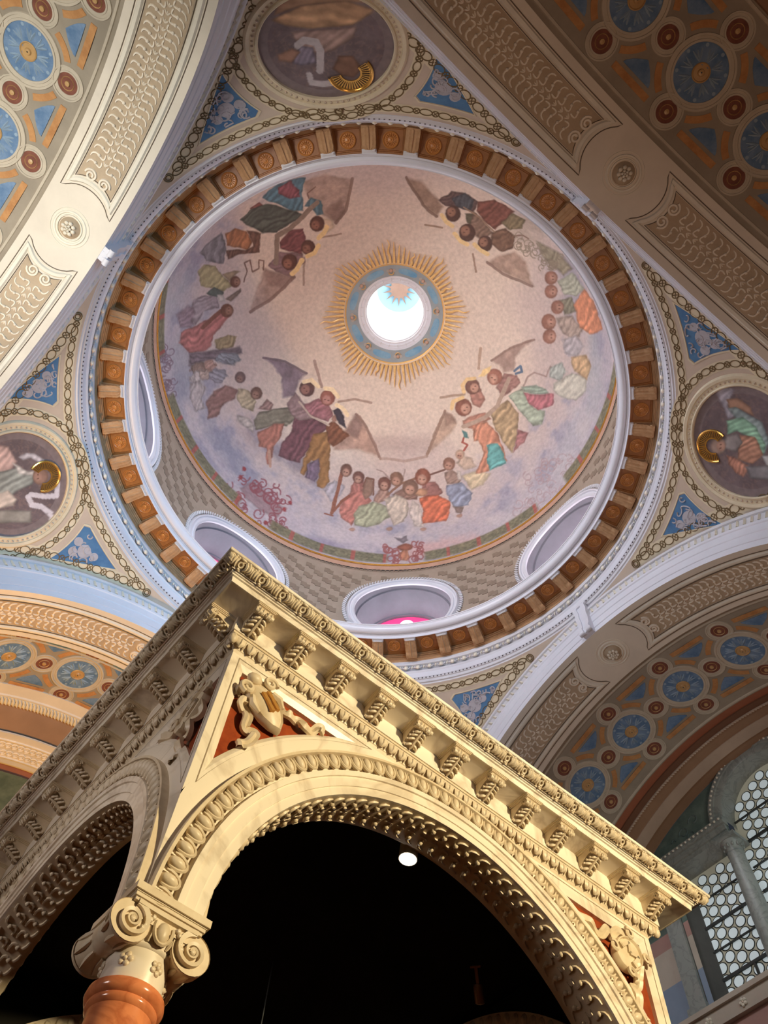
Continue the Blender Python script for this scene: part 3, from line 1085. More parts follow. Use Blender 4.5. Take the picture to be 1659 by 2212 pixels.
        def tp(xy, h):
            xy = np.asarray(xy, float)
            v = cen_ * PEN_RHO + xy[..., 0:1] * e1 + xy[..., 1:2] * e2
            v = v / np.linalg.norm(v, axis=-1)[..., None] * (PEN_RHO - h)
            return v + fw
        rs = random.Random(31 + q * 2 + sg)
        for k_ in range(62):
            b_ = rs.random(), rs.random()
            lo, hi = uv.min(0), uv.max(0)
            p0 = lo + (hi - lo) * np.array(b_)
            if not inside(p0):
                continue
            th = np.linspace(0, rs.uniform(1.2, 2.0) * PI, 12)
            a_ = rs.uniform(0, 2 * PI)
            R_ = rs.uniform(0.06, 0.13)
            rr_ = R_ * (1 - 0.7 * th / th[-1])
            pth = p0 + np.stack([rr_ * np.cos(th * rs.choice((-1, 1)) + a_), rr_ * np.sin(th + a_)], -1)
            pth = np.array([p for p in pth if inside(p, 0.94)])
            if len(pth) > 4:
                g.tube(tp(pth, 0.006), 0.017, 4)
        for dx, dy, R_ in ((0, 0, .15), (-.22, .12, .10), (-.22, -.12, .10), (.25, 0, .09)):
            cc = c0 + np.array([dx, dy])
            if inside(cc, 0.8):
                g.prism(circle(14, R_, cc), lambda x, y, h: tp(np.stack([x, y], -1), 0.004) - 0, 0.0, 0.0)
                g.prism(circle(14, R_, cc), lambda x, y, h: tp(np.stack([x, y], -1), 0.009), 0.0, 0.0)
        g.build('arabesque', M['pend_arab'], pe, smooth=0, kind='stuff')
    # medallion: mouldings (the painted disc follows with the frescoes)
    g = MB()
    n = 96
    a = np.arange(n) * 2 * PI / n
    prof = [(6.70, 0.0), (6.72, 0.05), (6.85, 0.065), (7.0, 0.05), (7.05, 0.02), (7.55, 0.02), (7.6, 0.045), (7.95, 0.05), (8.1, 0.03), (8.2, 0.0)]
    P = [med_pt(AZm, rad(r_) * np.cos(a), rad(r_) * np.sin(a), h_) for r_, h_ in prof]
    g.grid(np.array(P), cv=True)
    md = g.build('medallion_frame', M['pend_band'], pe)
    g = MB()
    for i in range(72):
        x = i * 2 * PI / 72
        g.ellipsoid(med_pt(AZm, np.array(rad(7.3) * math.cos(x)), np.array(rad(7.3) * math.sin(x)), np.array(0.02)), (.025, .025, .025), 5, 4)
    g.build('bead_ring', M['pend'], md)


# ------------------------------------------------------------------ crossing arches
def arm(k):
    """rotation of arm k: 0 = far transept (+X), 1 = apse (+Y), 2 = cream lit transept (-X), 3 = nave side (-Y)"""
    return k * PI / 2


def barrel(x, ang, r):
    """x along the arm from the dome axis, ang round the barrel (90 deg = crown), in arm 0's frame"""
    x, ang, r = np.broadcast_arrays(np.asarray(x, float), np.asarray(ang, float), np.asarray(r, float))
    return np.stack([x, r * np.cos(ang), ARCH_ZC + r * np.sin(ang)], -1)


ARCH_LABEL = {0: 'brown shadowed crossing arch in front of the far transept window', 1: 'warm orange lit crossing arch before the apse',
              2: 'bright cream crossing arch with white scroll panels at top left', 3: 'dim brown crossing arch with scroll panels at top right'}
ang_all = np.linspace(rad(14), rad(166), 97)

# meshes shared by the four arches, in arm 0's frame
g = MB().grid(barrel(np.array([ARCH_S, ARCH_S + ARCH_D])[:, None], ang_all[None], ARCH_R))
g.grid(barrel(ARCH_S + ARCH_D, ang_all[None], np.array([ARCH_R, VAULT_R + 0.05])[:, None]))
soffit_me = g.mesh('soffit', 60)
prof = [(0.0, 5.88), (0.0, 6.02), (-0.015, 6.03), (-0.015, 6.22), (-0.03, 6.235), (-0.035, 6.40), (-0.055, 6.42), (-0.06, 6.47)]
g = MB().grid(np.stack([barrel(ARCH_S + d_, ang_all, r_) for d_, r_ in prof]))
archiv_me = g.mesh('archivolt', 30)
prof = [(-0.06, 6.47), (-0.03, 6.49), (-0.03, 6.66), (-0.065, 6.68), (-0.07, 6.74), (-0.03, 6.80), (0.03, 6.83)]
g = MB().grid(np.stack([barrel(ARCH_S + d_, ang_all, r_) for d_, r_ in prof]))
dartbed_me = g.mesh('dart_bed', 30)
g = MB()
g.add([(0, -0.035, -0.075), (-0.035, 0.0, -0.08), (0, 0.035, -0.06), (0, 0.055, 0.075), (-0.028, 0.03, 0.075), (0, -0.005, 0.07)],
      [(0, 1, 4, 5), (1, 2, 3, 4), (0, 5, 3, 2), (3, 5, 4), (0, 2, 1)])
dart_me = g.mesh('dart', 0)


def panel_outline(x0, x1, a0, a1, rc, n=14):
    """long panel with a concave end towards the rosette at 90 deg; (x, arc angle) pairs"""
    xm = ARCH_S + ARCH_D / 2
    pts = []
    for x in np.linspace(x0, x1, n):
        dx = x - xm
        pts.append((x, a0 + max(0.0, math.sqrt(max(rc * rc - dx * dx, 0)) - 0.26) / ARCH_R * (0.9)))
    pts += [(x1, v) for v in np.linspace(a0, a1, 30)[1:]]
    pts += [(x, a1) for x in np.linspace(x1, x0, 6)[1:]]
    pts += [(x0, v) for v in np.linspace(a1, a0, 30)[1:-1]]
    return np.array(pts)


def strip(g, pts, w, h0, h1):
    """raised moulding strip following a closed outline on the soffit"""
    p = np.asarray(pts)
    q = np.stack([p[:, 0], p[:, 1] * ARCH_R], -1)
    d = np.roll(q, -1, 0) - np.roll(q, 1, 0)
    d /= np.linalg.norm(d, axis=1)[:, None]
    nrm = np.stack([-d[:, 1], d[:, 0]], -1)
    out = []
    for o_, h_ in ((-w / 2, h0), (-w / 4, h1), (w / 4, h1), (w / 2, h0)):
        z = q + nrm * o_
        out.append(barrel(z[:, 0], z[:, 1] / ARCH_R, ARCH_R - h_))
    g.grid(np.array(out), cv=True)


XM = ARCH_S + ARCH_D / 2
A0, A1 = rad(5.4), rad(60)
soff_parts = {}
g1, g2, g3, g4 = MB(), MB(), MB(), MB()
for sg in (1, -1):
    def o2(x0, x1, a0, rc):
        p = panel_outline(x0, x1, a0, A1, rc)
        p[:, 1] = PI / 2 + sg * p[:, 1]
        return p
    strip(g1, o2(6.255, 7.245, A0, 0.52), 0.018, 0.0, 0.012)
    strip(g2, o2(6.33, 7.17, A0 + rad(1.2), 0.50), 0.10, 0.0, 0.03)
    strip(g1, o2(6.40, 7.10, A0 + rad(2.3), 0.48), 0.014, 0.005, 0.02)
    fld = o2(6.41, 7.09, A0 + rad(2.4), 0.47)
    # field of the panel as a thin slab
    nn = 60
    aa_ = np.linspace(A0 + rad(2.6), A1 - rad(.3), nn)
    P = []
    for x in np.linspace(6.415, 7.085, 13):
        dx = x - XM
        st = A0 + rad(2.4) + max(0.0, math.sqrt(max(.47 ** 2 - dx * dx, 0)) - .26) / ARCH_R * .9
        P.append(barrel(x, PI / 2 + sg * (st + (A1 - st) * np.linspace(0, 1, nn)), ARCH_R - 0.004))
    g3.grid(np.array(P))
    # double wave of scrolls with buttons and small palmettes
    n_w = 32
    aS, aE = A0 + rad(6.0), A1 - rad(1.0)
    pitch = (aE - aS) / n_w
    for col_, x0 in ((-1, XM - 0.17), (1, XM + 0.17)):
        for i in range(n_w):
            a_ = aS + (i + .5) * pitch
            tt = np.linspace(0, 1, 12)
            # one S of the running scroll: from the outer edge round the button to the middle
            xx = x0 + col_ * (0.115 * np.cos(tt * PI * 1.15))
            ss = a_ + pitch * (-0.55 + 1.15 * tt) + pitch * 0.35 * np.sin(tt * PI * 2)
            g4.tube(barrel(xx, PI / 2 + sg * ss, ARCH_R - 0.006), [0.010] + [0.018] * 10 + [0.012], 5)
            g4.ellipsoid(barrel(np.array(x0 - col_ * 0.01), np.array(PI / 2 + sg * (a_ + pitch * .12)), np.array(ARCH_R - 0.016)), (0.030, 0.030, 0.024), 7, 5)
    for i in range(n_w):
        a_ = aS + (i + .9) * pitch
        for q_ in (-1, 0, 1):
            tt = np.linspace(0, 1, 4)
            g4.tube(barrel(XM + q_ * 0.045 * tt, PI / 2 + sg * (a_ + pitch * .45 * tt), ARCH_R - 0.01), [0.008, 0.014, 0.012, 0.006], 4)
    for dx in (-.13, .13):   # curled leaf at the panel's end
        th = np.linspace(0, 3.2 * PI, 22)
        r_ = 0.11 * (1 - .75 * th / th[-1])
        g4.tube(barrel(XM + dx + r_ * np.cos(th) * np.sign(dx), PI / 2 + sg * (A0 + rad(4.6) + r_ * np.sin(th) / ARCH_R), ARCH_R - .015), 0.024, 5)
line_me, frame_me, field_me, scroll_me = g1.mesh('incised_line', 0), g2.mesh('panel_moulding', 40), g3.mesh('panel_field', 180), g4.mesh('scroll_relief', 50)
# rosette at the crown: rings on the soffit, flower as real relief (local frame, flower looks down)
g = MB()
for r_, w_, h_ in ((0.345, 0.012, 0.012), (0.275, 0.05, 0.02), (0.215, 0.03, 0.03)):
    a = np.arange(56) * 2 * PI / 56
    g.grid(np.stack([barrel(XM + (r_ + o_) * np.cos(a), PI / 2 + (r_ + o_) * np.sin(a) / ARCH_R, ARCH_R - hh) for o_, hh in ((-w_ / 2, 0), (-w_ / 4, h_), (w_ / 4, h_), (w_ / 2, 0))]), cv=True)
rosring_me = g.mesh('rosette_ring', 40)
g = MB()
g.lathe([(0.19, 0.0), (0.17, -0.03), (0.13, -0.06), (0.12, -0.075), (0.0, -0.08)], 28)
rosdish_me = g.mesh('rosette_dish', 40)
g = MB()
for i in range(8):
    a = i * PI / 4
    g.ellipsoid((0.095 * math.cos(a), 0.095 * math.sin(a), -0.085), (0.04, 0.036, 0.035), 8, 6)
for i in range(5):
    a = i * 2 * PI / 5 + .3
    g.ellipsoid((0.042 * math.cos(a), 0.042 * math.sin(a), -0.105), (0.027, 0.025, 0.03), 7, 5)
g.ellipsoid((0, 0, -0.12), (0.02, 0.02, 0.025), 7, 5)
rosflow_me = g.mesh('rosette_flower', 50)
# keystone: scrolled bracket on the face at the crown; x outward from the axis
g = MB()
prof = np.array([(0.02, 0.95), (-0.15, 0.93), (-0.17, 0.82), (-0.13, 0.72), (-0.16, 0.55), (-0.13, 0.35), (-0.15, 0.15), (-0.19, 0.04), (-0.16, -0.06), (-0.05, -0.08), (0.06, -0.05)])
for y0, y1, ins in ((-0.17, -0.06, 0.0), (-0.06, 0.06, -0.035), (0.06, 0.17, 0.0)):
    n = len(prof)
    px_ = prof[:, 0] - ins * np.array([0] + [1] * (n - 2) + [0])
    wt = 0.78 + 0.22 * (prof[:, 1] + .08) / 1.03
    Pl = np.stack([px_, y0 * wt, prof[:, 1]], -1)
    Pr_ = np.stack([px_, y1 * wt, prof[:, 1]], -1)
    g.add(np.vstack([Pl, Pr_]), [tuple(range(n)), tuple(range(2 * n - 1, n - 1, -1))] + [(i, i + 1, n + i + 1, n + i) for i in range(n - 1)])
for s_ in (-1, 1):
    g.tube(np.array([(-0.13, s_ * .03, -.05), (-0.13, s_ * .16, -.05)]), 0.055, 10)
g.tube(np.array([(-0.12, -.20, .93), (-0.12, .20, .93)]), 0.05, 8)
key_me = g.mesh('keystone', 40)
for k in range(4):
    ar = empty('crossing_arch', (0, 0, 0), arm(k))
    tag(ar, ARCH_LABEL[k], 'arch', 'structure')
    for nm, me, mt in (('soffit', soffit_me, M['arch']), ('archivolt', archiv_me, M['ring']), ('dart_bed', dartbed_me, M['stone']), ('incised_line', line_me, M['arch_line']),
                       ('panel_moulding', frame_me, M['arch_pale']), ('panel_field', field_me, M['arch_field']), ('scroll_relief', scroll_me, M['scroll']), ('rosette_ring', rosring_me, M['arch_pale'])):
        link(nm, me, mt, ar)
    rs_ = link('crown_rosette', rosdish_me, M['arch_field'], ar, (XM, 0, ARCH_ZC + ARCH_R))
    link('rosette_flower', rosflow_me, M['egg'], rs_)
    link('keystone', key_me, M['ring'], ar, (ARCH_S - 0.02, 0, ARCH_ZC + 5.95))
    if len(dart_me.materials) == 0:
        dart_me.materials.append(M['egg'])
    for i in range(84):
        a = rad(30) + rad(120) * (i + .5) / 84
        if abs(a - PI / 2) < rad(2):
            continue
        p = barrel(ARCH_S - 0.035, a, 6.575)
        link('dart', dart_me, None, ar, p, (a - PI / 2, 0, 0))


# ------------------------------------------------------------------ barrel vaults of the four arms
X_IN, X_OUT = ARCH_S + ARCH_D, 9.72
XC = 8.55
PITCH = rad(15)
VPH = {0: rad(93.6), 1: rad(88.0), 2: rad(85.2), 3: rad(91.3)}


def vp(x, a, h=0.0):
    return barrel(x, a, VAULT_R - np.asarray(h))


def vdisc(g, x0, a0, r, h, n=28):
    """flat round slab lying on the vault"""
    g.prism(circle(n, r), lambda x, y, e: vp(x0 + x, a0 + y / VAULT_R, e), 0.0, h)
    return g


def vring(g, x0, a0, prof, n=36):
    a = np.arange(n) * 2 * PI / n
    return g.grid(np.stack([vp(x0 + r_ * np.cos(a), a0 + r_ * np.sin(a) / VAULT_R, h_) for r_, h_ in prof]), cv=True)


def vmesh(fn, name, smooth=40, mat=None):
    g_ = MB()
    fn(g_)
    me = g_.mesh(name, smooth)
    me.materials.append(mat)
    return me


# pieces are modelled once at the crown (angle 90 deg) and turned about the barrel's axis
C = PI / 2
big_me = vmesh(lambda g_: vdisc(g_, XC, C, 0.44, 0.006), 'blue_roundel', 0, M['vault_blue'])
bigring_me = vmesh(lambda g_: [vring(g_, XC, C, [(0.43, 0), (0.435, .02), (0.47, .022), (0.475, .008), (0.515, .008), (0.52, .024), (0.555, .026), (0.565, 0.0)], 48)], 'roundel_frame', 40, M['vault_ring'])


def leaves(g_):
    for i in range(8):
        a = i * PI / 4 + .2
        for d_ in (-.25, 0, .25):
            p = [(0.16, 0), (0.25, d_ * .14), (0.34, d_ * .30)]
            q_ = rot2(np.array(p), a)
            g_.tube(vp(XC + q_[:, 0], C + q_[:, 1] / VAULT_R, 0.008), [0.018, 0.028, 0.010], 4)
    for i in range(8):
        a = i * PI / 4 + .2 + PI / 8
        q_ = rot2(np.array([(0.39, 0)]), a)[0]
        vdisc(g_, XC + q_[0], C + q_[1] / VAULT_R, 0.03, 0.012, 8)


leaf8_me = vmesh(leaves, 'painted_leaves', 0, M['vault_leaf'])


def boss(g_):
    vring(g_, XC, C, [(0.15, 0.0), (0.15, 0.025), (0.135, 0.035), (0.12, 0.02), (0.06, 0.022), (0.045, 0.045), (0.012, 0.05)], 24)


boss_me = vmesh(boss, 'gold_boss', 40, M['vault_gold'])
small_me = vmesh(lambda g_: vdisc(g_, XC, C, 0.172, 0.006, 22), 'brown_roundel', 0, M['vault_brown'])
smallring_me = vmesh(lambda g_: [vring(g_, XC, C, [(0.17, 0), (0.175, .014), (0.20, .014), (0.205, 0.004), (0.245, .004), (0.25, .018), (0.275, .018), (0.28, 0)], 32)], 'roundel_frame', 40, M['vault_ring'])
smallros_me = vmesh(lambda g_: [vring(g_, XC, C, [(0.115, 0.006), (0.11, 0.02), (0.10, 0.006), (0.045, .006), (0.04, 0.03), (0.0, 0.035)], 16)], 'gold_boss', 40, M['vault_gold'])


def bar(g_, pts):
    g_.prism(np.array(pts), lambda x, y, e: vp(XC + x, C + y / VAULT_R, e), 0.0, 0.008)


# curved ochre bars hug the big roundel between neighbours; straight ones run along the borders
def arc_bar(q0, q1, r0=0.62, r1=0.73):
    return np.vstack([arc(r1, q0, q1, 9), arc(r0, q1, q0, 9)])


arcbar_me = []
for q in range(4):
    c_ = PI / 4 + q * PI / 2
    arcbar_me.append(vmesh(lambda g_: bar(g_, arc_bar(c_ - .31, c_ + .31)), 'ochre_bar', 0, M['vault_orange']))
hp = PITCH * VAULT_R / 2
edge_me = {}
tri_me = {}
dia_me = {}
for s_ in (-1, 1):
    ex = s_ * 0.80
    edge_me[s_] = vmesh(lambda g_: bar(g_, [(ex - .055, hp - .40), (ex + .055, hp - .40), (ex + .055, hp + .40), (ex - .055, hp + .40)]), 'ochre_bar', 0, M['vault_orange'])
    def tri_fn(g_):
        pts = [(s_ * 0.68, hp - .30), (s_ * 0.68, hp + .30)]
        pts += [(s_ * (0.68 - 0.27 * math.sin(x * PI / 2) ** 1), hp + .30 - .30 * math.sin(x * PI / 2) ** 1.6) for x in np.linspace(0.1, 1, 5)]
        pts += [(s_ * (0.68 - 0.27 * math.sin(x * PI / 2) ** 1), hp - .30 + .30 * math.sin(x * PI / 2) ** 1.6) for x in np.linspace(0.9, .1, 5)]
        bar(g_, pts)
    tri_me[s_] = vmesh(tri_fn, 'blue_triangle', 0, M['vault_blue'])
    def dia_fn(g_):
        for dx, dy in ((-.018, -.035), (.018, -.035), (-.018, .035), (.018, .035)):
            g_.prism(np.array([(ex + dx - .013, hp + dy), (ex + dx, hp + dy - .03), (ex + dx + .013, hp + dy), (ex + dx, hp + dy + .03)]), lambda x, y, e: vp(XC + x, C + y / VAULT_R, e), 0.008, 0.012)
    dia_me[s_] = vmesh(dia_fn, 'gold_lozenges', 0, M['egg'])


def turned(name, me, parent, ang, dx=0.0):
    """a piece modelled at the crown, turned by ang about the barrel axis and shifted along it (arm frame)"""
    return link(name, me, None, parent, (dx, ARCH_ZC * math.sin(ang), ARCH_ZC * (1 - math.cos(ang))), (ang, 0, 0))


VLAB = {0: 'dark far transept vault painted with roundels', 1: 'orange lit apse vault painted with grey blue roundels',
        2: 'light vault with sky blue roundels at top left', 3: 'dark brown vault with roundels at top right'}
VIEW = {0: (50, 125), 1: (38, 95), 2: (45, 112), 3: (60, 125)}
ang_v = np.linspace(rad(14), rad(166), 90)
for k in range(4):
    v = empty('ceiling_vault', (0, 0, 0), arm(k))
    tag(v, VLAB[k], 'vault', 'structure')
    xo = X_OUT if k != 1 else 9.25
    MB().grid(vp(np.linspace(X_IN, xo, 3)[:, None], ang_v[None])).build('vault_shell', M['vault'], v, smooth=180)
    g = MB()
    for x in ((X_IN + 0.12, xo - 0.06) if k != 1 else (X_IN + 0.12,)):
        g.grid(np.stack([vp(x + d_, ang_v, h_) for d_, h_ in ((-.03, 0), (-.02, .02), (.02, .02), (.03, 0))]))
    g.build('border_fillet', M['vault_ring'], v)
    ph = VPH[k]
    n0 = math.ceil((rad(VIEW[k][0]) - ph) / PITCH)
    n1 = math.floor((rad(VIEW[k][1]) - ph) / PITCH)
    dx1 = -0.45 if k == 1 else 0.0
    for i in range(n0, n1 + 1):
        a = ph + i * PITCH - PI / 2
        b_ = turned('blue_roundel', big_me, v, a, dx1)
        for nm, me in (('roundel_frame', bigring_me), ('painted_leaves', leaf8_me), ('gold_boss', boss_me)):
            link(nm, me, None, b_)
        for x_, a_ in ((0, a + PITCH / 2), (-0.72, a), (0.74, a)):
            s_ = turned('brown_roundel', small_me, v, a_, x_ + dx1)
            link('roundel_frame', smallring_me, None, s_)
            link('gold_boss', smallros_me, None, s_)
        for me in arcbar_me:
            turned('ochre_bar', me, v, a, dx1)
        for s_ in (-1, 1):
            o = turned('ochre_bar', edge_me[s_], v, a, dx1)
            link('gold_lozenges', dia_me[s_], None, o)
            turned('blue_triangle', tri_me[s_], v, a, dx1)

# outer stretch of each arm: rib beyond the painted vault
for k in (2, 3):
    g = MB().grid(np.stack([vp(x, ang_v, h_) for x, h_ in ((9.72, 0), (9.72, .08), (11.2, .08), (11.2, 0), (15.5, 0))]))
    o = g.build('ceiling_rib', M['band_brown'] if k == 3 else M['arch'])
    o.rotation_euler = (0, 0, arm(k))
    tag(o, 'plain outer vault rib beyond the %s roundels' % ('dark brown' if k == 3 else 'sky blue'), 'vault', 'structure')


# ------------------------------------------------------------------ far transept: bands, lunette wall, triple window
XW = 11.0
b_ = empty('ceiling_bands', (0, 0, 0))
tag(b_, 'painted bands and beaded moulding framing the far lunette', 'vault', 'structure')
for nm, x0, x1, h, mt in (('red_band', 9.72, 9.90, 0.0, 'band_red'), ('dark_moulding', 9.90, 10.05, 0.04, 'band_dark'), ('rose_band', 10.10, 10.38, 0.03, 'band_brown'),
                          ('light_band', 10.38, 10.68, 0.05, 'band_light'), ('taupe_band', 10.68, 11.0, 0.0, 'band_brown')):
    g = MB().grid(np.stack([vp(x, ang_v, hh) for x, hh in ((x0, 0.0), (x0, h), (x1, h), (x1, 0.0))]))
    g.build(nm, M[mt], b_)
g = MB()
g.grid(np.stack([vp(x, ang_v, hh) for x, hh in ((10.05, 0.0), (10.06, .06), (10.09, .06), (10.10, 0.0))]))
for i in range(150):
    a = rad(40) + rad(100) * i / 150
    g.tube(np.stack([vp(x, a + d_, 0.065) for x, d_ in ((10.05, -.004), (10.075, 0), (10.10, .004))]), [0.010, 0.022, 0.010], 4)
g.build('rope_moulding', M['band_light'], b_)

# window opening: arched middle light, two side lights
Y_C, Y_J, Z_S, Z_E, Z_A, R_A = 1.0, 2.68, 12.05, 15.10, 15.50, 1.05
lun = arc(5.94, rad(12), rad(168), 60, (0, ARCH_ZC))
outline = np.vstack([lun, [(-5.8, 10.2), (5.8, 10.2)]])
open_ = np.vstack([[(-2.68, Z_S), (2.68, Z_S), (2.68, Z_E), (R_A, Z_E), (R_A, Z_A)], arc(R_A, 0, PI, 24, (0, Z_A))[1:], [(-R_A, Z_E), (-2.68, Z_E)]])


def wallp(y, z, x):
    return np.stack([np.broadcast_to(np.asarray(x, float), np.asarray(y).shape), np.asarray(y, float), np.asarray(z, float)], -1)


we = empty('wall_end')
tag(we, 'far transept end wall with green painted lunette and coloured bands', 'wall', 'structure')
# the green lunette above z 13.63+, pink / cream / blue courses below; each a slab with the window cut out
def clip_band(z0, z1):
    def half(r0):
        return math.sqrt(max(5.94 ** 2 - (r0 - ARCH_ZC) ** 2, 0))
    return half(z0), half(z1)


def band_slab(name, mt, z0, z1):
    for sg in (-1, 1):
        zz_ = np.linspace(z0, z1, 8)
        ins = np.where(zz_ <= Z_E, 2.68, R_A)
        yo = np.sqrt(np.maximum(5.94 ** 2 - (zz_ - ARCH_ZC) ** 2, 0.01))
        A_ = wallp(sg * ins, zz_, XW)
        B_ = wallp(sg * yo, zz_, XW)
        MB().grid(np.stack([A_, B_])).build(name, M[mt], we, smooth=0)


v2, f2 = fill2d([np.vstack([[(5.94 * math.cos(math.asin((13.95 - ARCH_ZC) / 5.94)), 13.95)], arc(5.94, math.asin((13.95 - ARCH_ZC) / 5.94), PI - math.asin((13.95 - ARCH_ZC) / 5.94), 50, (0, ARCH_ZC))[1:],
                           [(-2.68, 13.95), (-2.68, Z_E), (-R_A, Z_E)], arc(R_A, PI, 0, 24, (0, Z_A)), [(R_A, Z_E), (2.68, Z_E), (2.68, 13.95)]])])
g = MB().add(wallp(v2[:, 0], v2[:, 1], XW), f2)
g.build('green_lunette', M['green'], we, smooth=0)
band_slab('pink_course', 'wall_pink', 13.62, 13.95)
band_slab('cream_course', 'wall_cream', 12.89, 13.62)
band_slab('blue_course', 'wall_blue', 12.05, 12.89)
MB().grid(np.stack([wallp(np.linspace(-5.8, 5.8, 3), np.full(3, z), XW) for z in (0.0, 11.6)])).build('lower_wall', M['wall_pink'], we, smooth=0)
MB().grid(np.stack([wallp(np.linspace(-5.8, 5.8, 3), np.full(3, z), XW) for z in (11.6, 12.05)])).build('sill_course', M['wall_pink'], we, smooth=0)
# faint painted scrolls in the lunette
g = MB()
rs = random.Random(5)
for i in range(34):
    y0, z0 = rs.uniform(1.5, 4.3), rs.uniform(15.6, 16.8)
    th = np.linspace(0, rs.uniform(1, 2) * PI, 10)
    r_ = rs.uniform(.06, .16) * (1 - .6 * th / th[-1])
    if math.hypot(y0, z0 - ARCH_ZC) < 5.6 and math.hypot(y0, z0 - Z_A) > 1.65:
        g.tube(wallp(y0 + r_ * np.cos(th), z0 + r_ * np.sin(th), XW - 0.004), 0.016, 4)
g.build('painted_scrolls', plaster('grey_green_scroll', lin(96, 108, 104)), we, smooth=0, kind='stuff')

w = empty('window_9', (XW, 0, Z_S))
tag(w, 'arched triple window of leaded crown glass between grey marble columns', 'window', 'structure')
w.location = (0, 0, 0)
# entablature over the side lights, arch moulding with beads
for sg in (-1, 1):
    g = MB()
    g.box((XW - .06, min(sg * 1.06, sg * 4.4), 15.10), (XW + .45, max(sg * 1.06, sg * 4.4), 15.22))
    g.box((XW - .10, min(sg * 1.06, sg * 4.4), 15.22), (XW + .05, max(sg * 1.06, sg * 4.4), 15.36))
    g.box((XW - .15, min(sg * 1.04, sg * 4.4), 15.36), (XW + .05, max(sg * 1.04, sg * 4.4), 15.44))
    g.box((XW - .12, min(sg * 1.04, sg * 4.4), 15.44), (XW + .05, max(sg * 1.04, sg * 4.4), 15.56))
    g.build('entablature', M['grey_marble'], w, smooth=0)
    g = MB()
    for i in range(26):
        g.ellipsoid((XW - .13, sg * (1.12 + i * .118), 15.50), (.03, .032, .032), 7, 5)
    g.build('bead_row', M['egg'], w)
g = MB()
a = np.linspace(0, PI, 40)
pr = [(R_A, .5), (R_A, -.02), (1.09, -.05), (1.22, -.05), (1.23, -.08), (1.36, -.08), (1.40, -.04), (1.41, 0)]
g.grid(np.stack([wallp(r_ * np.cos(a), Z_A + r_ * np.sin(a), XW + d_) for r_, d_ in pr]))
g.build('arch_moulding', M['grey_marble'], w)
g = MB()
for i in range(36):
    a = PI * (i + .5) / 36
    g.ellipsoid((XW - .085, 1.30 * math.cos(a), Z_A + 1.30 * math.sin(a)), (.03, .03, .03), 7, 5)
g.build('bead_row', M['egg'], w)
for sg in (-1, 1):
    # column
    g = MB()
    g.lathe([(0.0, 12.05), (.26, 12.05), (.26, 12.13), (.23, 12.15), (.25, 12.20), (.21, 12.26), (.195, 12.30), (.195, 13.2), (.17, 14.66), (.18, 14.68), (.18, 14.71), (.165, 14.73)], 24, c=(XW + .12, sg * 1.17, 0))
    co = g.build('column', M['grey_marble'], w)
    g = MB()
    g.lathe([(.165, 14.73), (.185, 14.85), (.25, 14.93), (.25, 14.96)], 24, c=(XW + .12, sg * 1.17, 0))
    g.box((XW - .14, sg * 1.17 - .26, 14.96), (XW + .38, sg * 1.17 + .26, 15.06))
    for i in range(12):
        q = i * PI / 6
        g.ellipsoid((XW + .12 + .20 * math.cos(q), sg * 1.17 + .20 * math.sin(q), 14.86), (.03, .03, .05), 6, 4)
    g.build('capital', M['grey_marble'], co)
    # jamb pilaster and reveal
    g = MB()
    g.box((XW - .08, min(sg * 2.82, sg * 3.18), 12.05), (XW + .05, max(sg * 2.82, sg * 3.18), 15.10))
    g.box((XW - .11, min(sg * 2.80, sg * 3.24), 12.05), (XW + .05, max(sg * 2.80, sg * 3.24), 12.22))
    g.build('jamb', M['grey_marble'], w, smooth=0)
    g = MB()
    g.grid(np.stack([wallp(np.array([sg * 2.82, sg * 2.54]), np.full(2, z), np.array([XW - .02, XW + .40])) for z in (12.05, 15.12)]))
    g.build('reveal', plaster('dark_window_reveal', lin(86, 84, 80)), w, smooth=0)
g = MB()
g.box((XW - .16, -4.5, 11.95), (XW + .40, 4.5, 12.05))
g.box((XW - .10, -4.5, 11.66), (XW + .02, 4.5, 11.95))
g.build('sill', M['wall_cream'], w, smooth=0)
for y0 in (2.05, 2.85, 1.25):
    g = MB()
    for i in range(5):
        q = i * 2 * PI / 5
        g.ellipsoid((XW - .115, y0 + .055 * math.cos(q), 11.80 + .055 * math.sin(q)), (.03, .035, .035), 7, 5)
    g.ellipsoid((XW - .12, y0, 11.80), (.03, .025, .025), 6, 4)
    g.build('sill_flower', M['egg'], w)
# glazing: amber ground, a round crown of glass each, lead rings, iron bars
XG = XW + 0.42
g = MB()
pl = np.vstack([[(-2.7, 12.0), (2.7, 12.0), (2.7, 15.2), (1.12, 15.2), (1.12, Z_A)], arc(1.12, 0, PI, 24, (0, Z_A))[1:], [(-1.12, 15.2), (-2.7, 15.2)]])
v2, f2 = fill2d([pl])
g.add(wallp(v2[:, 0], v2[:, 1], XG), f2)
g.build('glass_ground', M['glass_fill'], w, smooth=0)
gdm = MB()
gdm.prism(circle(20, 0.105), lambda x, y, h: np.stack([-h, x, y], -1), 0.0, 0.012)
disc_me = gdm.mesh('crown_glass', 0)
disc_me.materials.append(M['glass_disc'])
grm = MB()
aa = np.arange(20) * 2 * PI / 20
grm.tube(np.stack([np.full(20, -.006), .116 * np.cos(aa), .116 * np.sin(aa)], -1), .012, 4, closed=True)
ring_me = grm.mesh('lead_ring', 0)
ring_me.materials.append(M['lead'])
px_, pz_ = 0.245, 0.262
cnt = 0
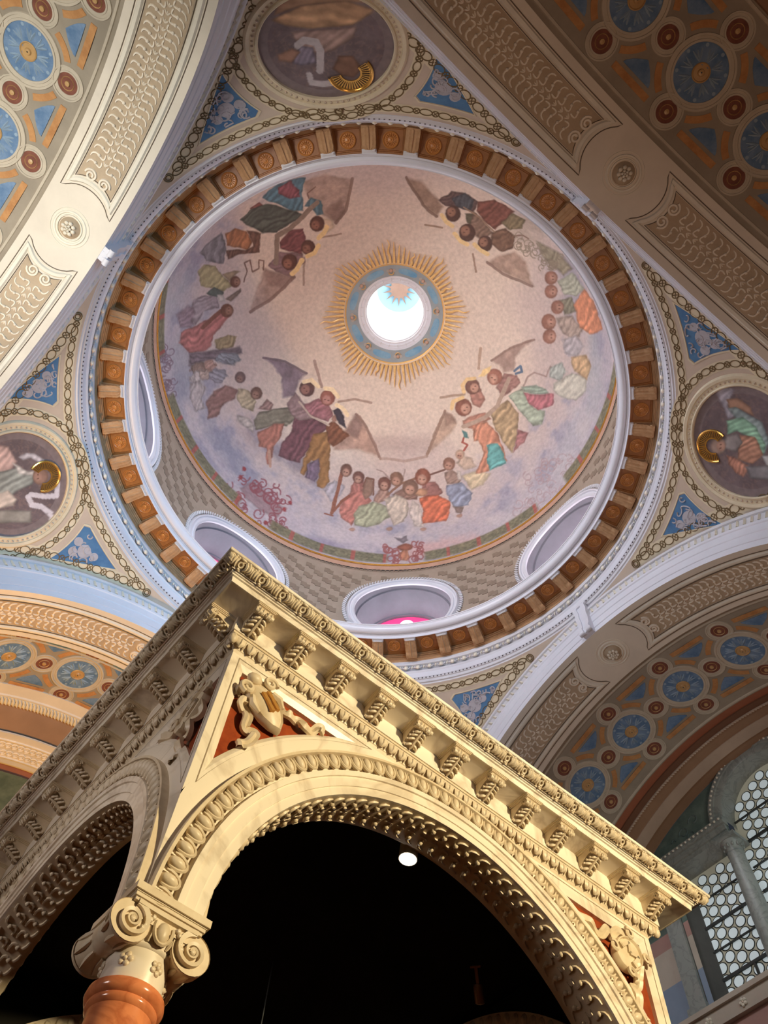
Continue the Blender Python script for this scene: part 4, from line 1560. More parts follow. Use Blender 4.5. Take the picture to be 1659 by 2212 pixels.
for i in range(-11, 12):
    for j in range(18):
        y0 = i * px_ + 0.06
        z0 = 12.18 + j * pz_ + (pz_ / 2 if i % 2 else 0)
        ok = (abs(y0) < 2.58 and z0 < 15.02) or (math.hypot(y0, max(0, z0 - Z_A)) < 0.98)
        if not ok or y0 < -1.2:
            continue
        d_ = link('crown_glass', disc_me, None, w, (XG - .001, y0, z0))
        link('lead_ring', ring_me, None, d_)
        cnt += 1
for z0, r_ in ((14.45, .012), (13.86, .028), (13.31, .012), (12.72, .030), (12.15, .012), (15.05, .028), (15.65, .012)):
    for y0, y1 in ((1.3, 2.6), (-1.05, 1.05), (-2.6, -1.3)):
        if z0 > 15 and abs(y0) > 1.1 or z0 > 15 and y1 > 1.1:
            continue
        MB().box((XG - .06, y0, z0 - r_), (XG - .02, y1, z0 + r_)).build('iron_bar', M['dark_metal'], w, smooth=0)
MB().box((XG - .06, 1.77, 12.05), (XG - .02, 1.82, 12.70)).build('iron_bar', M['dark_metal'], w, smooth=0)

# ------------------------------------------------------------------ apse: rope moulding, second arch, green semidome
ap = empty('ceiling_apse', (0, 0, 0), PI / 2)
tag(ap, 'warm lit inner apse arch with rope moulding and relief panel', 'vault', 'structure')
for nm, pr, mt in (('border_band', [(8.94, .0), (8.94, .03), (9.25, .03), (9.27, .06), (9.30, .06)], 'arch'), ('brown_cove', [(9.58, .03), (9.60, .05), (9.75, .12), (10.10, .30)], 'band_brown'),
                   ('inner_soffit', [(10.05, .36), (10.05, .40), (11.05, .40), (11.10, .34), (11.16, .34), (11.16, .0)], 'arch')):
    MB().grid(np.stack([vp(x, ang_v, hh) for x, hh in pr])).build(nm, M[mt], ap)
g = MB()
g.grid(np.stack([vp(x, ang_v, hh) for x, hh in ((9.30, .0), (9.32, .05), (9.55, .05), (9.58, .03))]))
for i in range(120):
    a = rad(42) + rad(96) * i / 120
    g.tube(np.stack([vp(x, a + d_, 0.07) for x, d_ in ((9.33, -.008), (9.44, 0), (9.55, .008))]), [0.016, 0.04, 0.016], 5)
g.build('rope_moulding', M['arch_pale'], ap)
g = MB()
for i in range(60):
    a = rad(45) + rad(90) * i / 60
    for x0 in (10.42, 10.68):
        th = np.linspace(0, 2.6 * PI, 12)
        r_ = .10 * (1 - .7 * th / th[-1])
        g.tube(vp(x0 + r_ * np.cos(th), a + r_ * np.sin(th) / 5.6, .41), .02, 4)
for x0 in (10.27, 10.84):
    g.grid(np.stack([vp(x0 + d_, ang_v, hh) for d_, hh in ((-.02, .40), (-.01, .43), (.01, .43), (.02, .40))]))
g.build('relief_panel', M['scroll'], ap)
g = MB()
g.lathe([(5.45 * math.cos(x), 5.45 * math.sin(x)) for x in np.linspace(0.02, PI / 2, 14)], 40, -PI / 2, PI / 2, c=(11.2, 0, ARCH_ZC))
g.build('semidome', M['green'], ap)
MB().grid(np.stack([vp(x, ang_v, hh) for x, hh in ((11.16, .30), (11.3, .46))])).build('red_border', M['band_red'], ap)
for z0 in (14.4, 14.65):
    g = MB()
    a = np.linspace(-PI / 2, PI / 2, 30)
    r_ = math.sqrt(5.45 ** 2 - (z0 - ARCH_ZC) ** 2) - .03
    g.tube(np.stack([11.2 + r_ * np.cos(a), r_ * np.sin(a), np.full(30, z0)], -1), .05, 5)
    g.build('painted_band', M['arch_field'], ap)
MB().lathe([(5.45, 0.0), (5.45, ARCH_ZC)], 40, -PI / 2, PI / 2, c=(11.2, 0, 0)).build('apse_wall', M['wall_cream'], ap)

# lower walls of the crossing piers (below the pendentives)
for q in range(4):
    g = MB()
    c_, s_ = (1, 1)
    ring_ = [(6.108, 5.66), (5.75, 5.75), (5.66, 6.108), (5.66, 15.5), (5.70, 15.5), (5.70, 6.2), (6.2, 5.70), (15.5, 5.70), (15.5, 5.66)]
    P = np.array([rot2(np.array(p), q * PI / 2) for p in [(5.72, 15.5), (5.72, 6.108), (6.108, 5.72), (15.5, 5.72)]])
    z_top = 12.3
    g.grid(np.stack([np.c_[P, np.full(4, z)] for z in (0.0, z_top)]))
    tag(g.build('wall_pier', M['pier'], smooth=0), 'tall corner pier carrying the ' + ['far', 'left', 'rear', 'right'][q] + ' pendentive', 'wall', 'structure')


# ================================================================== the altar canopy
BX, BY, BROT = 0.05, -0.08, math.radians(0.62)
WB, WT = 1.985, 0.29            # half side of the walls, wall thickness
SP_Z, AR = 4.15, 1.68           # arch centre height and radius
bal = empty('altar_canopy', (BX, BY, 0), BROT)
tag(bal, 'gold lit white marble altar canopy on red marble columns', 'canopy')
Z_AB, Z_TOP = 4.21, 6.12


def fw_(x, z, d):
    """front wall frame: x along the face, z up, d outward from the wall plane"""
    x, z, d = np.broadcast_arrays(np.asarray(x, float), np.asarray(z, float), np.asarray(d, float))
    return np.stack([x, -(WB + d), z], -1)


def faces4(name, me, mat, which=(0, 1, 2, 3), parent=None):
    """the same part on several faces: 0 = front (right in the picture), 3 = left face"""
    out = []
    for k in which:
        out.append(link(name, me, mat, parent or bal, rot=(0, 0, k * PI / 2)))
    return out


SEEN = (0, 3)
A_SP = math.asin((Z_AB - SP_Z) / AR)
aa = np.linspace(PI - A_SP, A_SP, 49)
archl = np.stack([AR * np.cos(aa), SP_Z + AR * np.sin(aa)], -1)


def tri_panel(mir, apex, low, far, rr, n=16):
    """spandrel triangle with a concave side along the arch"""
    a1 = math.atan2(low[1] - SP_Z, low[0])
    a2 = math.atan2(far[1] - SP_Z, far[0])
    p = np.vstack([[apex, low], arc(rr, a1, a2, n, (0, SP_Z))[1:-1], [far]])
    if mir:
        p = p * np.array([-1, 1])
        p = p[::-1]
    return p


def tri_at(m, x0, z0, rr):
    return tri_panel(m, (-x0, z0), (-x0, SP_Z + math.sqrt(rr * rr - x0 * x0)), (-math.sqrt(rr * rr - (z0 - SP_Z) ** 2), z0), rr)


R_IN = 2.105
red_tri = [tri_at(m, 1.868, 5.995, 2.137) for m in (0, 1)]
fr_out = [tri_at(m, 1.905, 6.035, R_IN) for m in (0, 1)]
line_tri = [tri_at(m, 1.930, 6.078, 2.085) for m in (0, 1)]
# wall slab: front face with the two sunk triangles, back face, soffit and ends
wall_out = np.vstack([[(-WB, Z_AB), (-WB, Z_TOP), (WB, Z_TOP), (WB, Z_AB)], archl[::-1]])
g = MB()
ap_ = np.linspace(A_SP, PI - A_SP, 97)
r_lim = np.minimum(np.minimum(R_IN, WB / np.maximum(np.abs(np.cos(ap_)), 1e-6)), (Z_TOP - SP_Z) / np.maximum(np.sin(ap_), 1e-6))
g.grid(np.stack([fw_(r_ * np.cos(ap_), SP_Z + r_ * np.sin(ap_), 0) for r_ in (np.full(97, AR), r_lim)]))
for m in (0, 1):          # L-shaped margin round the sunk triangle
    lo_a, hi_a = math.acos(-WB / R_IN), math.acos(-1.905 / R_IN)
    fa_, fb_ = math.asin((6.035 - SP_Z) / R_IN), math.asin(min(1, (Z_TOP - SP_Z) / R_IN))
    L_ = np.vstack([arc(R_IN, lo_a, hi_a, 5, (0, SP_Z)), [(-1.905, 6.035)], arc(R_IN, PI - fa_, PI - fb_, 5, (0, SP_Z)), [(-WB, Z_TOP)]])
    if m:
        L_ = (L_ * np.array([-1, 1]))[::-1]
    g.add(fw_(L_[:, 0], L_[:, 1], 0), [tuple(range(len(L_)))])
for p, r_ in zip(fr_out, red_tri):       # bevelled sinking
    g.grid(np.stack([fw_(p[:, 0], p[:, 1], 0), fw_(r_[:, 0], r_[:, 1], -0.022), fw_(r_[:, 0], r_[:, 1], -0.05)]), cv=True)
for x in (-1, 1):
    g.grid(np.stack([fw_(np.array([x * WB, x * AR * math.cos(A_SP)]), np.array([Z_AB, Z_AB]), d_) for d_ in (0, -WT)]))
wall_me = g.mesh('arch_wall', 30)
faces4('arch_wall', wall_me, M['white_marble'])
g = MB()
g.grid(np.stack([fw_(archl[:, 0], archl[:, 1], d_) for d_ in (0.0, -WT)]))
faces4('arch_soffit', g.mesh('arch_soffit', 60), M['carved'])
g = MB()
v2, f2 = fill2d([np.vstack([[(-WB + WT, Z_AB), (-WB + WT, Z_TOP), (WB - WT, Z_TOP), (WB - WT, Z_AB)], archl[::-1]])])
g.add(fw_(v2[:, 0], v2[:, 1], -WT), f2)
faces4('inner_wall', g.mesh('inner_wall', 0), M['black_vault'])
for i in (0, 1):
    g = MB()
    v2, f2 = fill2d([red_tri[i]])
    g.add(fw_(v2[:, 0], v2[:, 1], -0.05), f2)
    faces4('red_inlay', g.mesh('red_inlay', 0), M['panel_red'])
for p in line_tri:                        # outline as a flat strip, the groove's shade put into its colour
    g = MB()
    cen_ = p.mean(0)
    inn = (p - cen_) * 0.985 + cen_
    g.grid(np.stack([fw_(p[:, 0], p[:, 1], .0015), fw_(inn[:, 0], inn[:, 1], .0015)]), cv=True)
    faces4('incised_outline', g.mesh('incised_outline', 0), M['groove'], SEEN)

# archivolt: flat fasciae stepping out to the egg moulding
def sweep_arch(g, prof, sgn=1, n=72, off=0.0):
    a = np.linspace(PI - 0.02, 0.02, n)
    g.grid(np.stack([fw_(r_ * np.cos(a), SP_Z + r_ * np.sin(a), off + sgn * d_) for r_, d_ in prof]))
    return g


g = sweep_arch(MB(), [(1.68, -0.02), (1.68, 0.016), (1.735, 0.016), (1.735, 0.026), (1.80, 0.026), (1.80, 0.040), (1.815, 0.044), (1.835, 0.044), (1.84, 0.030)])
faces4('archivolt_fascia', g.mesh('archivolt_fascia', 30), M['white_marble'])
g = sweep_arch(MB(), [(1.84, 0.03), (1.845, 0.0), (1.90, -0.012), (1.95, 0.0), (1.960, 0.05), (1.978, 0.05), (1.98, 0.0)])
faces4('egg_bed', g.mesh('egg_bed', 30), M['carved'])
g = sweep_arch(MB(), [(1.70, 0.0), (1.70, 0.03), (1.84, 0.03), (1.85, 0.05), (1.95, 0.06), (1.96, 0.0)], -1, 72, -WT)
for i in range(58):
    a = PI * (i + .5) / 58
    g.ellipsoid(fw_(1.90 * math.cos(a), SP_Z + 1.90 * math.sin(a), -WT - .05), (.035, .03, .045), 7, 5)
faces4('inner_archivolt', g.mesh('inner_archivolt', 40), M['carved'])
ge = MB()
ge.ellipsoid((0, -0.012, 0.004), (0.031, 0.036, 0.052), 9, 7)
tt = np.linspace(-0.35, PI + 0.35, 11)
ge.tube(np.stack([0.044 * np.cos(tt), np.full(11, -0.026), -0.066 * np.sin(tt) + 0.016], -1), [0.005] + [0.009] * 9 + [0.005], 5)
egg2_me = ge.mesh('egg', 60)
egg2_me.materials.append(M['carved'])
NE = 58
for k in SEEN:
    for i in range(NE):
        a = PI * (i + .5) / NE
        p = rot2(np.array((1.903 * math.cos(a), -(WB + 0.014))), k * PI / 2)
        o = link('egg', egg2_me, None, bal, (p[0], p[1], SP_Z + 1.903 * math.sin(a)))
        o.rotation_mode = 'XYZ'
        o.matrix_local = Matrix.Translation((p[0], p[1], SP_Z + 1.903 * math.sin(a))) @ Matrix.Rotation(k * PI / 2, 4, 'Z') @ Matrix.Rotation(PI / 2 - a, 4, 'Y')

# running scroll carved on the arch soffits
g = MB()
nS = 50
for i in range(nS):
    a0 = 0.04 + (PI - 0.08) * (i + .5) / nS
    p_ = (PI - .08) / nS
    for row_, d0 in ((0, -0.075), (1, -0.215)):
        s_ = 1 if row_ == 0 else -1
        tt = np.linspace(0, 1, 10)
        dd = d0 + s_ * 0.052 * np.cos(tt * PI * 1.1)
        al = a0 + p_ * (-0.55 + 1.15 * tt) + p_ * .3 * np.sin(tt * 2 * PI)
        r_ = AR - 0.008
        g.tube(fw_(r_ * np.cos(al), SP_Z + r_ * np.sin(al), dd), [.006] + [.011] * 8 + [.007], 5)
        g.ellipsoid(fw_(np.array((AR - .012) * math.cos(a0 + .1 * p_)), np.array(SP_Z + (AR - .012) * math.sin(a0 + .1 * p_)), np.array(d0)), (.019, .019, .019), 7, 5)
    for q in (-1, 1):
        tt = np.linspace(0, 1, 4)
        r_ = AR - .006
        g.tube(fw_(r_ * np.cos(a0 + p_ * (.2 + .4 * tt)), SP_Z + r_ * np.sin(a0 + p_ * (.2 + .4 * tt)), -0.145 + q * .022 * tt), [.004, .008, .007, .003], 4)
faces4('running_scroll', g.mesh('running_scroll', 60), M['carved'])

# ------------------------------------------------------------------ spandrel reliefs
def relief_frame(cx, cz, ang, k=1.0):
    c, s = k * math.cos(ang), k * math.sin(ang)

    def fn(x, y, h):
        x, y = np.asarray(x, float), np.asarray(y, float)
        return fw_(cx + c * x - s * y, cz + s * x + c * y, -0.05 + np.asarray(h))
    return fn


def ribbon(g, fn, pts, w, h=0.05, wav=0.0):
    """flat band of cloth bent along a path, with thickness"""
    p = np.asarray(pts, float)
    tt = np.linspace(0, len(p) - 1, 6 * (len(p) - 1) + 1)
    x, y = np.interp(tt, range(len(p)), p[:, 0]), np.interp(tt, range(len(p)), p[:, 1])
    k = np.array([.25, .5, .25])
    for _ in range(4):
        x[1:-1], y[1:-1] = np.convolve(x, k, 'valid'), np.convolve(y, k, 'valid')
    dx, dy = np.gradient(x), np.gradient(y)
    L = np.hypot(dx, dy) + 1e-9
    nx, ny = -dy / L, dx / L
    hh = h + 0.018 * np.sin(tt * 2.6 + wav)
    rows = []
    for o_, e in ((-.5, -.022), (-.5, 0.0), (-.17, .012), (.17, -.004), (.5, .008), (.5, -.022)):
        rows.append(fn(x + nx * o_ * w, y + ny * o_ * w, hh + e))
    g.grid(np.array(rows))


# shield with a tower-like gilt charge, ribbons curling to both sides (left spandrel)
fnS = relief_frame(-1.672, 5.805, math.radians(46), 0.92)
g = MB()
sh = np.array([(0, -.235), (-.06, -.185), (-.105, -.11), (-.125, -.02), (-.12, .07), (-.095, .14), (-.05, .185), (0, .20), (.05, .185), (.095, .14), (.12, .07), (.125, -.02), (.105, -.11), (.06, -.185)])
lev = [(1.0, 0.03), (1.0, 0.06), (.93, .085), (.86, .075), (.80, .082), (.5, .105), (.2, .115), (0.03, .118)]
g.grid(np.stack([fnS(sh[:, 0] * k_, sh[:, 1] * k_, h_) for k_, h_ in lev]), cv=True)
shield_me = g.mesh('shield', 50)
g = MB()
for s_ in (-1, 1):
    th = np.linspace(-.6, 2.2 * PI, 22)
    r_ = 0.055 * (1 - .72 * np.clip(th, 0, 99) / th[-1])
    g.tube(fnS(s_ * (.115 + r_ * np.cos(th)), .125 + r_ * np.sin(th), .10), .016, 6)
    g.tube(fnS(s_ * np.array([.10, .135, .12]), np.array([.06, .0, -.07]), .085), [.02, .026, .012], 6)
g.ellipsoid(fnS(np.array(0.0), np.array(.19), np.array(.09)), (.055, .04, .04), 10, 6)
scr_me = g.mesh('shield_scroll', 50)
g = MB()
for x0, x1 in ((-.042, -.014), (.006, .034)):
    g.prism(np.array([(x0, -.09), (x1, -.10), (x1 + .004, .05), (x0 + .004, .06)]), lambda x, y, h: fnS(x, y, h), 0.09, 0.128)
chg_me = g.mesh('gilt_bars', 0)
g = MB()
ribbon(g, fnS, [(-.12, .06), (-.19, .05), (-.16, -.02), (-.21, -.08), (-.26, -.14), (-.20, -.20), (-.30, -.26), (-.36, -.235), (-.40, -.29)], .065)
ribbon(g, fnS, [(.12, .02), (.19, .0), (.16, -.08), (.22, -.13), (.29, -.14), (.27, -.21), (.36, -.25), (.42, -.23), (.46, -.28)], .065, wav=1.4)
ribbon(g, fnS, [(-.1, .13), (-.15, .16), (-.17, .11)], .05)
rib_me = g.mesh('ribbon', 50)
for nm, me, mt in (('shield', shield_me, M['carved']), ('shield_scroll', scr_me, M['carved']), ('gilt_bars', chg_me, M['gilt_letter']), ('ribbon', rib_me, M['carved'])):
    faces4(nm, me, mt, SEEN)
# oval medallion with a raised M, ribbons above and below (right spandrel)
fnO = relief_frame(1.66, 5.80, math.radians(-46))
g = MB()
ov = circle(28, 0.125, ry=0.185)
lev = [(1.0, 0.02), (1.0, .055), (.95, .075), (.88, .078), (.84, .06), (.6, .066), (.3, .072), (.02, .074)]
g.grid(np.stack([fnO(ov[:, 0] * k_, ov[:, 1] * k_, h_) for k_, h_ in lev]), cv=True)
ov_me = g.mesh('oval_medallion', 45)
g = MB()
mp = [(-.07, -.055), (-.06, .06), (0.0, -.02), (.06, .06), (.07, -.055)]
for p0, p1 in zip(mp[:-1], mp[1:]):
    d_ = np.array(p1) - np.array(p0)
    n_ = np.array([-d_[1], d_[0]]) / np.hypot(*d_) * .014
    g.prism(np.array([np.array(p0) - n_, np.array(p1) - n_, np.array(p1) + n_, np.array(p0) + n_]), lambda x, y, h: fnO(x, y, h), .06, .088)
for x0 in (-.075, .075):
    g.prism(np.array([(x0 - .024, -.066), (x0 + .024, -.066), (x0 + .024, -.05), (x0 - .024, -.05)]), lambda x, y, h: fnO(x, y, h), .06, .086)
m_me = g.mesh('letter_m', 0)
g = MB()
for s_ in (-1, 1):
    for y0 in (.15, -.15):
        th = np.linspace(0, 2 * PI, 16)
        r_ = .045 * (1 - .6 * th / th[-1])
        g.tube(fnO(s_ * (.10 + r_ * np.cos(th)), y0 + r_ * np.sin(th), .08), .014, 5)
ribbon(g, fnO, [(-.10, .10), (-.17, .06), (-.15, -.03), (-.22, -.08), (-.19, -.17), (-.28, -.22), (-.34, -.24), (-.42, -.30)], .07)
ribbon(g, fnO, [(.10, .05), (.16, .0), (.14, -.08), (.20, -.13), (.17, -.20), (.25, -.24), (.31, -.29), (.36, -.33)], .07, wav=2)
ovr_me = g.mesh('ribbon', 50)
for nm, me, mt in (('oval_medallion', ov_me, M['carved']), ('letter_m', m_me, M['carved']), ('ribbon', ovr_me, M['carved'])):
    faces4(nm, me, mt, SEEN)

# ------------------------------------------------------------------ cornice swept round the square
def square_sweep(prof):
    g_ = MB()
    P = []
    for d_, z in prof:
        P.append([(-(WB + d_), -(WB + d_), z), ((WB + d_), -(WB + d_), z), ((WB + d_), (WB + d_), z), (-(WB + d_), (WB + d_), z)])
    return g_.grid(np.array(P), cv=True)


square_sweep([(0.0, 6.10), (0.012, 6.118), (0.018, 6.122), (0.022, 6.13), (0.05, 6.165), (0.064, 6.185), (0.070, 6.186), (0.070, 6.205), (0.078, 6.206)]).build('leaf_bed', M['carved'], bal, smooth=20)
square_sweep([(0.078, 6.206), (0.078, 6.350), (0.095, 6.352), (0.270, 6.352), (0.270, 6.345), (0.278, 6.345)]).build('modillion_soffit', M['white_marble'], bal, smooth=20)
square_sweep([(0.278, 6.345), (0.286, 6.388), (0.300, 6.389), (0.302, 6.399), (0.314, 6.400), (0.318, 6.410), (0.328, 6.411)]).build('corona', M['white_marble'], bal, smooth=20)
square_sweep([(0.328, 6.405), (0.336, 6.414), (0.364, 6.436), (0.390, 6.458), (0.400, 6.460)]).build('cyma_bed', M['carved'], bal, smooth=20)
square_sweep([(0.398, 6.464), (0.404, 6.466), (0.408, 6.486), (0.404, 6.492), (0.38, 6.494)]).build('top_fillet', M['white_marble'], bal, smooth=20)
square_sweep([(0.38, 6.494), (0.30, 6.50), (-WB, 6.70)]).build('canopy_top', M['bounce_brown'], bal, smooth=20)  # unseen top, darkened to keep pale light off the arches

# carved leaves of the crowning cyma, one mesh each
gl = MB()
for s_ in (-1, 1):      # acanthus unit: drilled eyes between curling lobes
    th = np.linspace(0, 2 * PI, 12)
    gl.tube(np.stack([s_ * 0.0 + 0.017 * np.cos(th) + s_ * .0, -0.012 + 0 * th, -0.002 + 0.019 * np.sin(th)], -1), .0075, 5) if s_ > 0 else None
    for dx, z0, z1, w_ in ((.030, -.034, .034, .010), (.050, -.030, .038, .011), (.068, -.034, .030, .009)):
        tt = np.linspace(0, 1, 6)
        gl.tube(np.stack([s_ * (dx + .014 * np.sin(tt * PI)), -.006 - .016 * np.sin(tt * PI), z0 + (z1 - z0) * tt], -1), [.004, w_, w_ * 1.2, w_ * 1.2, w_ * 1.3, w_ * .7], 5)
        gl.ellipsoid((s_ * (dx + .004), -.014, z1 - .002), (.012, .010, .009), 6, 4)
gl.ellipsoid((0, -.014, .036), (.026, .013, .011), 7, 5)
gl.ellipsoid((0, -.012, -.034), (.012, .010, .010), 6, 4)
cleaf_me = gl.mesh('cyma_leaf', 60)
cleaf_me.materials.append(M['carved'])
gl = MB()
P = []
for v in np.linspace(-1, 1, 9):
    u_ = np.linspace(0, 1, 7)
    wv = 0.036 * np.sqrt(np.clip(1 - (u_ - .15) ** 2 / .75, .01, 1))
    P.append(np.stack([v * wv, -0.004 - .020 * np.sin(u_ * PI * .8) - .006 * (1 - v * v) + .006 * abs(v), .032 - .064 * u_], -1))
gl.grid(np.array(P))
gl.tube(np.array([(0, -.016, .03), (0, -.032, 0), (0, -.02, -.03)]), .005, 5)
gl.tube(np.array([(.037, -.004, .028), (.037, -.014, -.005), (.037, -.006, -.03)]), [.004, .007, .004], 5)
tleaf_me = gl.mesh('tongue_leaf', 60)
tleaf_me.materials.append(M['carved'])


def along(me, name, n, half, d_, z, tilt, corner=True):
    for k in SEEN:
        for i in range(n):
            x = -half + 2 * half * (i + .5) / n
            p = rot2(np.array((x, -(WB + d_))), k * PI / 2)
            o = link(name, me, None, bal)
            o.matrix_local = Matrix.Translation((p[0], p[1], z)) @ Matrix.Rotation(k * PI / 2, 4, 'Z') @ Matrix.Rotation(tilt, 4, 'X')


along(cleaf_me, 'cyma_leaf', 27, 2.36, 0.362, 6.436, math.radians(56))
along(tleaf_me, 'tongue_leaf', 46, 2.02, 0.044, 6.150, math.radians(40))
for sx, sy in ((-1, -1), (1, -1), (-1, 1)):      # corner leaves
    g = MB()
    g.ellipsoid((sx * (WB + .372), sy * (WB + .372), 6.445), (.03, .03, .03), 8, 6)
    g.ellipsoid((sx * (WB + .35), sy * (WB + .35), 6.425), (.022, .022, .022), 8, 6)
    g.build('corner_leaf', M['carved'], bal)
    g = MB()
    g.ellipsoid((sx * (WB + .05), sy * (WB + .05), 6.152), (.032, .032, .045), 8, 6)
    g.build('corner_leaf', M['carved'], bal)

# modillions: scrolled console with acanthus under it; local -y outward, hangs from z = 0
gb = MB()
hw = 0.062
side = np.array([(0.0, 0.0), (-.172, 0.0), (-.176, -.02), (-.176, -.055), (-.160, -.074), (-.138, -.072), (-.126, -.055), (-.10, -.060), (-.05, -.085), (-.02, -.115), (0.0, -.125)])
n_ = len(side)
Pl = np.stack([np.full(n_, -hw), side[:, 0], side[:, 1]], -1)
Pr_ = Pl * np.array([-1, 1, 1])
gb.add(np.vstack([Pl, Pr_]), [tuple(range(n_)), tuple(range(2 * n_ - 1, n_ - 1, -1))] + [(i, i + 1, n_ + i + 1, n_ + i) for i in range(n_ - 1)])
for i in range(3):
    e = .024 - i * .007
    gb.box((-hw - e, -.182 - e * .8, -.008 - .007 * i), (hw + e, 0, -.007 * i))
for s_ in (-1, 1):
    th = np.linspace(0, 3.3 * PI, 22)
    r_ = .028 * (1 - .8 * th / th[-1])
    gb.tube(np.stack([np.full(22, s_ * (hw + .003)), -.150 + r_ * np.cos(th), -.046 + r_ * np.sin(th)], -1), .0055, 5)
mod_me = gb.mesh('modillion', 30)
mod_me.materials.append(M['carved'])
gl = MB()
gl.tube(np.array([(-hw - .008, -.165, -.062), (-hw * .5, -.168, -.066), (-.006, -.170, -.066)]), [.018, .021, .013], 8)
gl.tube(np.array([(hw + .008, -.165, -.062), (hw * .5, -.168, -.066), (.006, -.170, -.066)]), [.018, .021, .013], 8)
for x0 in (-.045, -.02, .02, .045):
    gl.tube(np.array([(x0, -.188, -.04), (x0, -.192, -.066), (x0, -.165, -.088)]), [.004, .007, .004], 4)
for s_ in (-1, 1):      # acanthus lobes
    for j, (y0, z0, w0) in enumerate(((-.13, -.070, .050), (-.10, -.078, .056), (-.07, -.092, .058), (-.035, -.115, .050))):
        tt = np.linspace(0, 1, 7)
        gl.tube(np.stack([s_ * w0 * tt ** .8, y0 - .012 * np.sin(tt * PI) + .022 * tt, z0 - .016 * np.sin(tt * 2.4)], -1), [.008, .011, .012, .012, .011, .009, .004], 5)
        gl.ellipsoid((s_ * w0, y0 + .022, z0 - .012), (.010, .010, .010), 5, 4)
gl.tube(np.array([(0, -.145, -.075), (0, -.11, -.090), (0, -.07, -.108), (0, -.03, -.135), (0, -.005, -.14)]), [.008, .011, .012, .011, .006], 5)
mleaf_me = gl.mesh('acanthus_leaf', 60)
mleaf_me.materials.append(M['carved'])
gs = MB()
gs.box((-.002, -.19, -.004), (.002, 0, 0.0))
for k in SEEN:
    for i in range(12):
        x = -1.953 + .3551 * i
        p = rot2(np.array((x, -(WB + .080))), k * PI / 2)
        o = link('modillion', mod_me, None, bal, (p[0], p[1], 6.352), (0, 0, k * PI / 2))
        link('acanthus_leaf', mleaf_me, None, o)

# ------------------------------------------------------------------ dark ceiling inside the canopy
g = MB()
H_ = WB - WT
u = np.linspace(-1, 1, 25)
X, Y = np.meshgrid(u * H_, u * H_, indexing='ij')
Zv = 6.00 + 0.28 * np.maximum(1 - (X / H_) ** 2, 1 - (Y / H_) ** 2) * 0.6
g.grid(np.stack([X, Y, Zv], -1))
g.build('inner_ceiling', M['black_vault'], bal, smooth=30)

# ------------------------------------------------------------------ columns with Ionic capitals
CX = 1.845


def spiral_strip(g, cx, cz, r0, turns, w0, y0, dep, sgn, n=60):
    """volute band: a raised spiral fillet on a disc"""
    th = np.linspace(0, turns * 2 * PI, n)
    r_ = r0 * np.exp(-th / (turns * 2 * PI) * 1.75)
    w_ = w0 * np.exp(-th / (turns * 2 * PI) * 1.3)
    x, z = cx + sgn * r_ * np.sin(th), cz + r_ * np.cos(th)
    xi, zi = cx + sgn * (r_ - w_) * np.sin(th), cz + (r_ - w_) * np.cos(th)
    g.grid(np.stack([np.stack([x, np.full(n, y0 + dep), z], -1), np.stack([x, np.full(n, y0), z], -1), np.stack([xi, np.full(n, y0 + .004), zi], -1), np.stack([xi, np.full(n, y0 + dep), zi], -1)]))


cap_parts = []
# local: origin at the column axis, z absolute; front = -y
VX, VZ, VR = 0.158, 4.045, 0.098
for sy in (-1, 1):
    cap = MB()
    cap_parts.append(cap)
    for sx in (-1, 1):
        # disc of the volute
        a = np.arange(36) * 2 * PI / 36
        yf = -sy * 0 + sy * (-.172)
        ring1 = np.stack([sx * VX + VR * np.cos(a), np.full(36, yf * 1.0), VZ + VR * np.sin(a)], -1)
        ring2 = np.stack([sx * VX + VR * np.cos(a), np.full(36, yf * .86), VZ + VR * np.sin(a)], -1)
        cen1 = np.stack([sx * VX + .005 * np.cos(a), np.full(36, yf * .93), VZ + .005 * np.sin(a)], -1)
        inn = np.stack([sx * VX + VR * .94 * np.cos(a), np.full(36, yf * .93), VZ + VR * .94 * np.sin(a)], -1)
        cap.grid(np.stack([cen1, inn, ring1 * np.array([1, .93, 1]) + 0, ring2]), cv=True)
        spiral_strip(cap, sx * VX, VZ, VR, 2.3, .026, yf * 1.07, -yf * .14, -sx)
        cap.ellipsoid((sx * VX, yf * 1.0, VZ), (.017, .014, .017), 8, 6)
    # band joining the volutes over the echinus
    xx = np.linspace(-VX, VX, 9)
    zt = VZ + VR - .004 * np.cos(xx / VX * PI / 2)
    yb = sy * (-.184)
    rows = [np.stack([xx, np.full(9, yb * .9), zt + .0], -1), np.stack([xx, np.full(9, yb), zt], -1), np.stack([xx, np.full(9, yb), zt - .022], -1), np.stack([xx, np.full(9, yb * .9), zt - .026], -1), np.stack([xx, np.full(9, yb * .9), zt - .07], -1)]
    cap.grid(np.array(rows))
    # egg and corner sprays between the volutes
    cap.ellipsoid((0, sy * (-.160), VZ + .015), (.034, .03, .052), 10, 8)
    th = np.linspace(-.3, PI + .3, 12)
    cap.tube(np.stack([.046 * np.cos(th), np.full(12, sy * (-.168)), VZ + .03 - .07 * np.sin(th)], -1), .009, 5)
    for sx in (-1, 1):
        for j in range(4):
            cap.ellipsoid((sx * (.066 + .012 * j), sy * (-.172), VZ + .055 - .026 * j + .008 * (j % 2)), (.014, .012, .013), 6, 5)
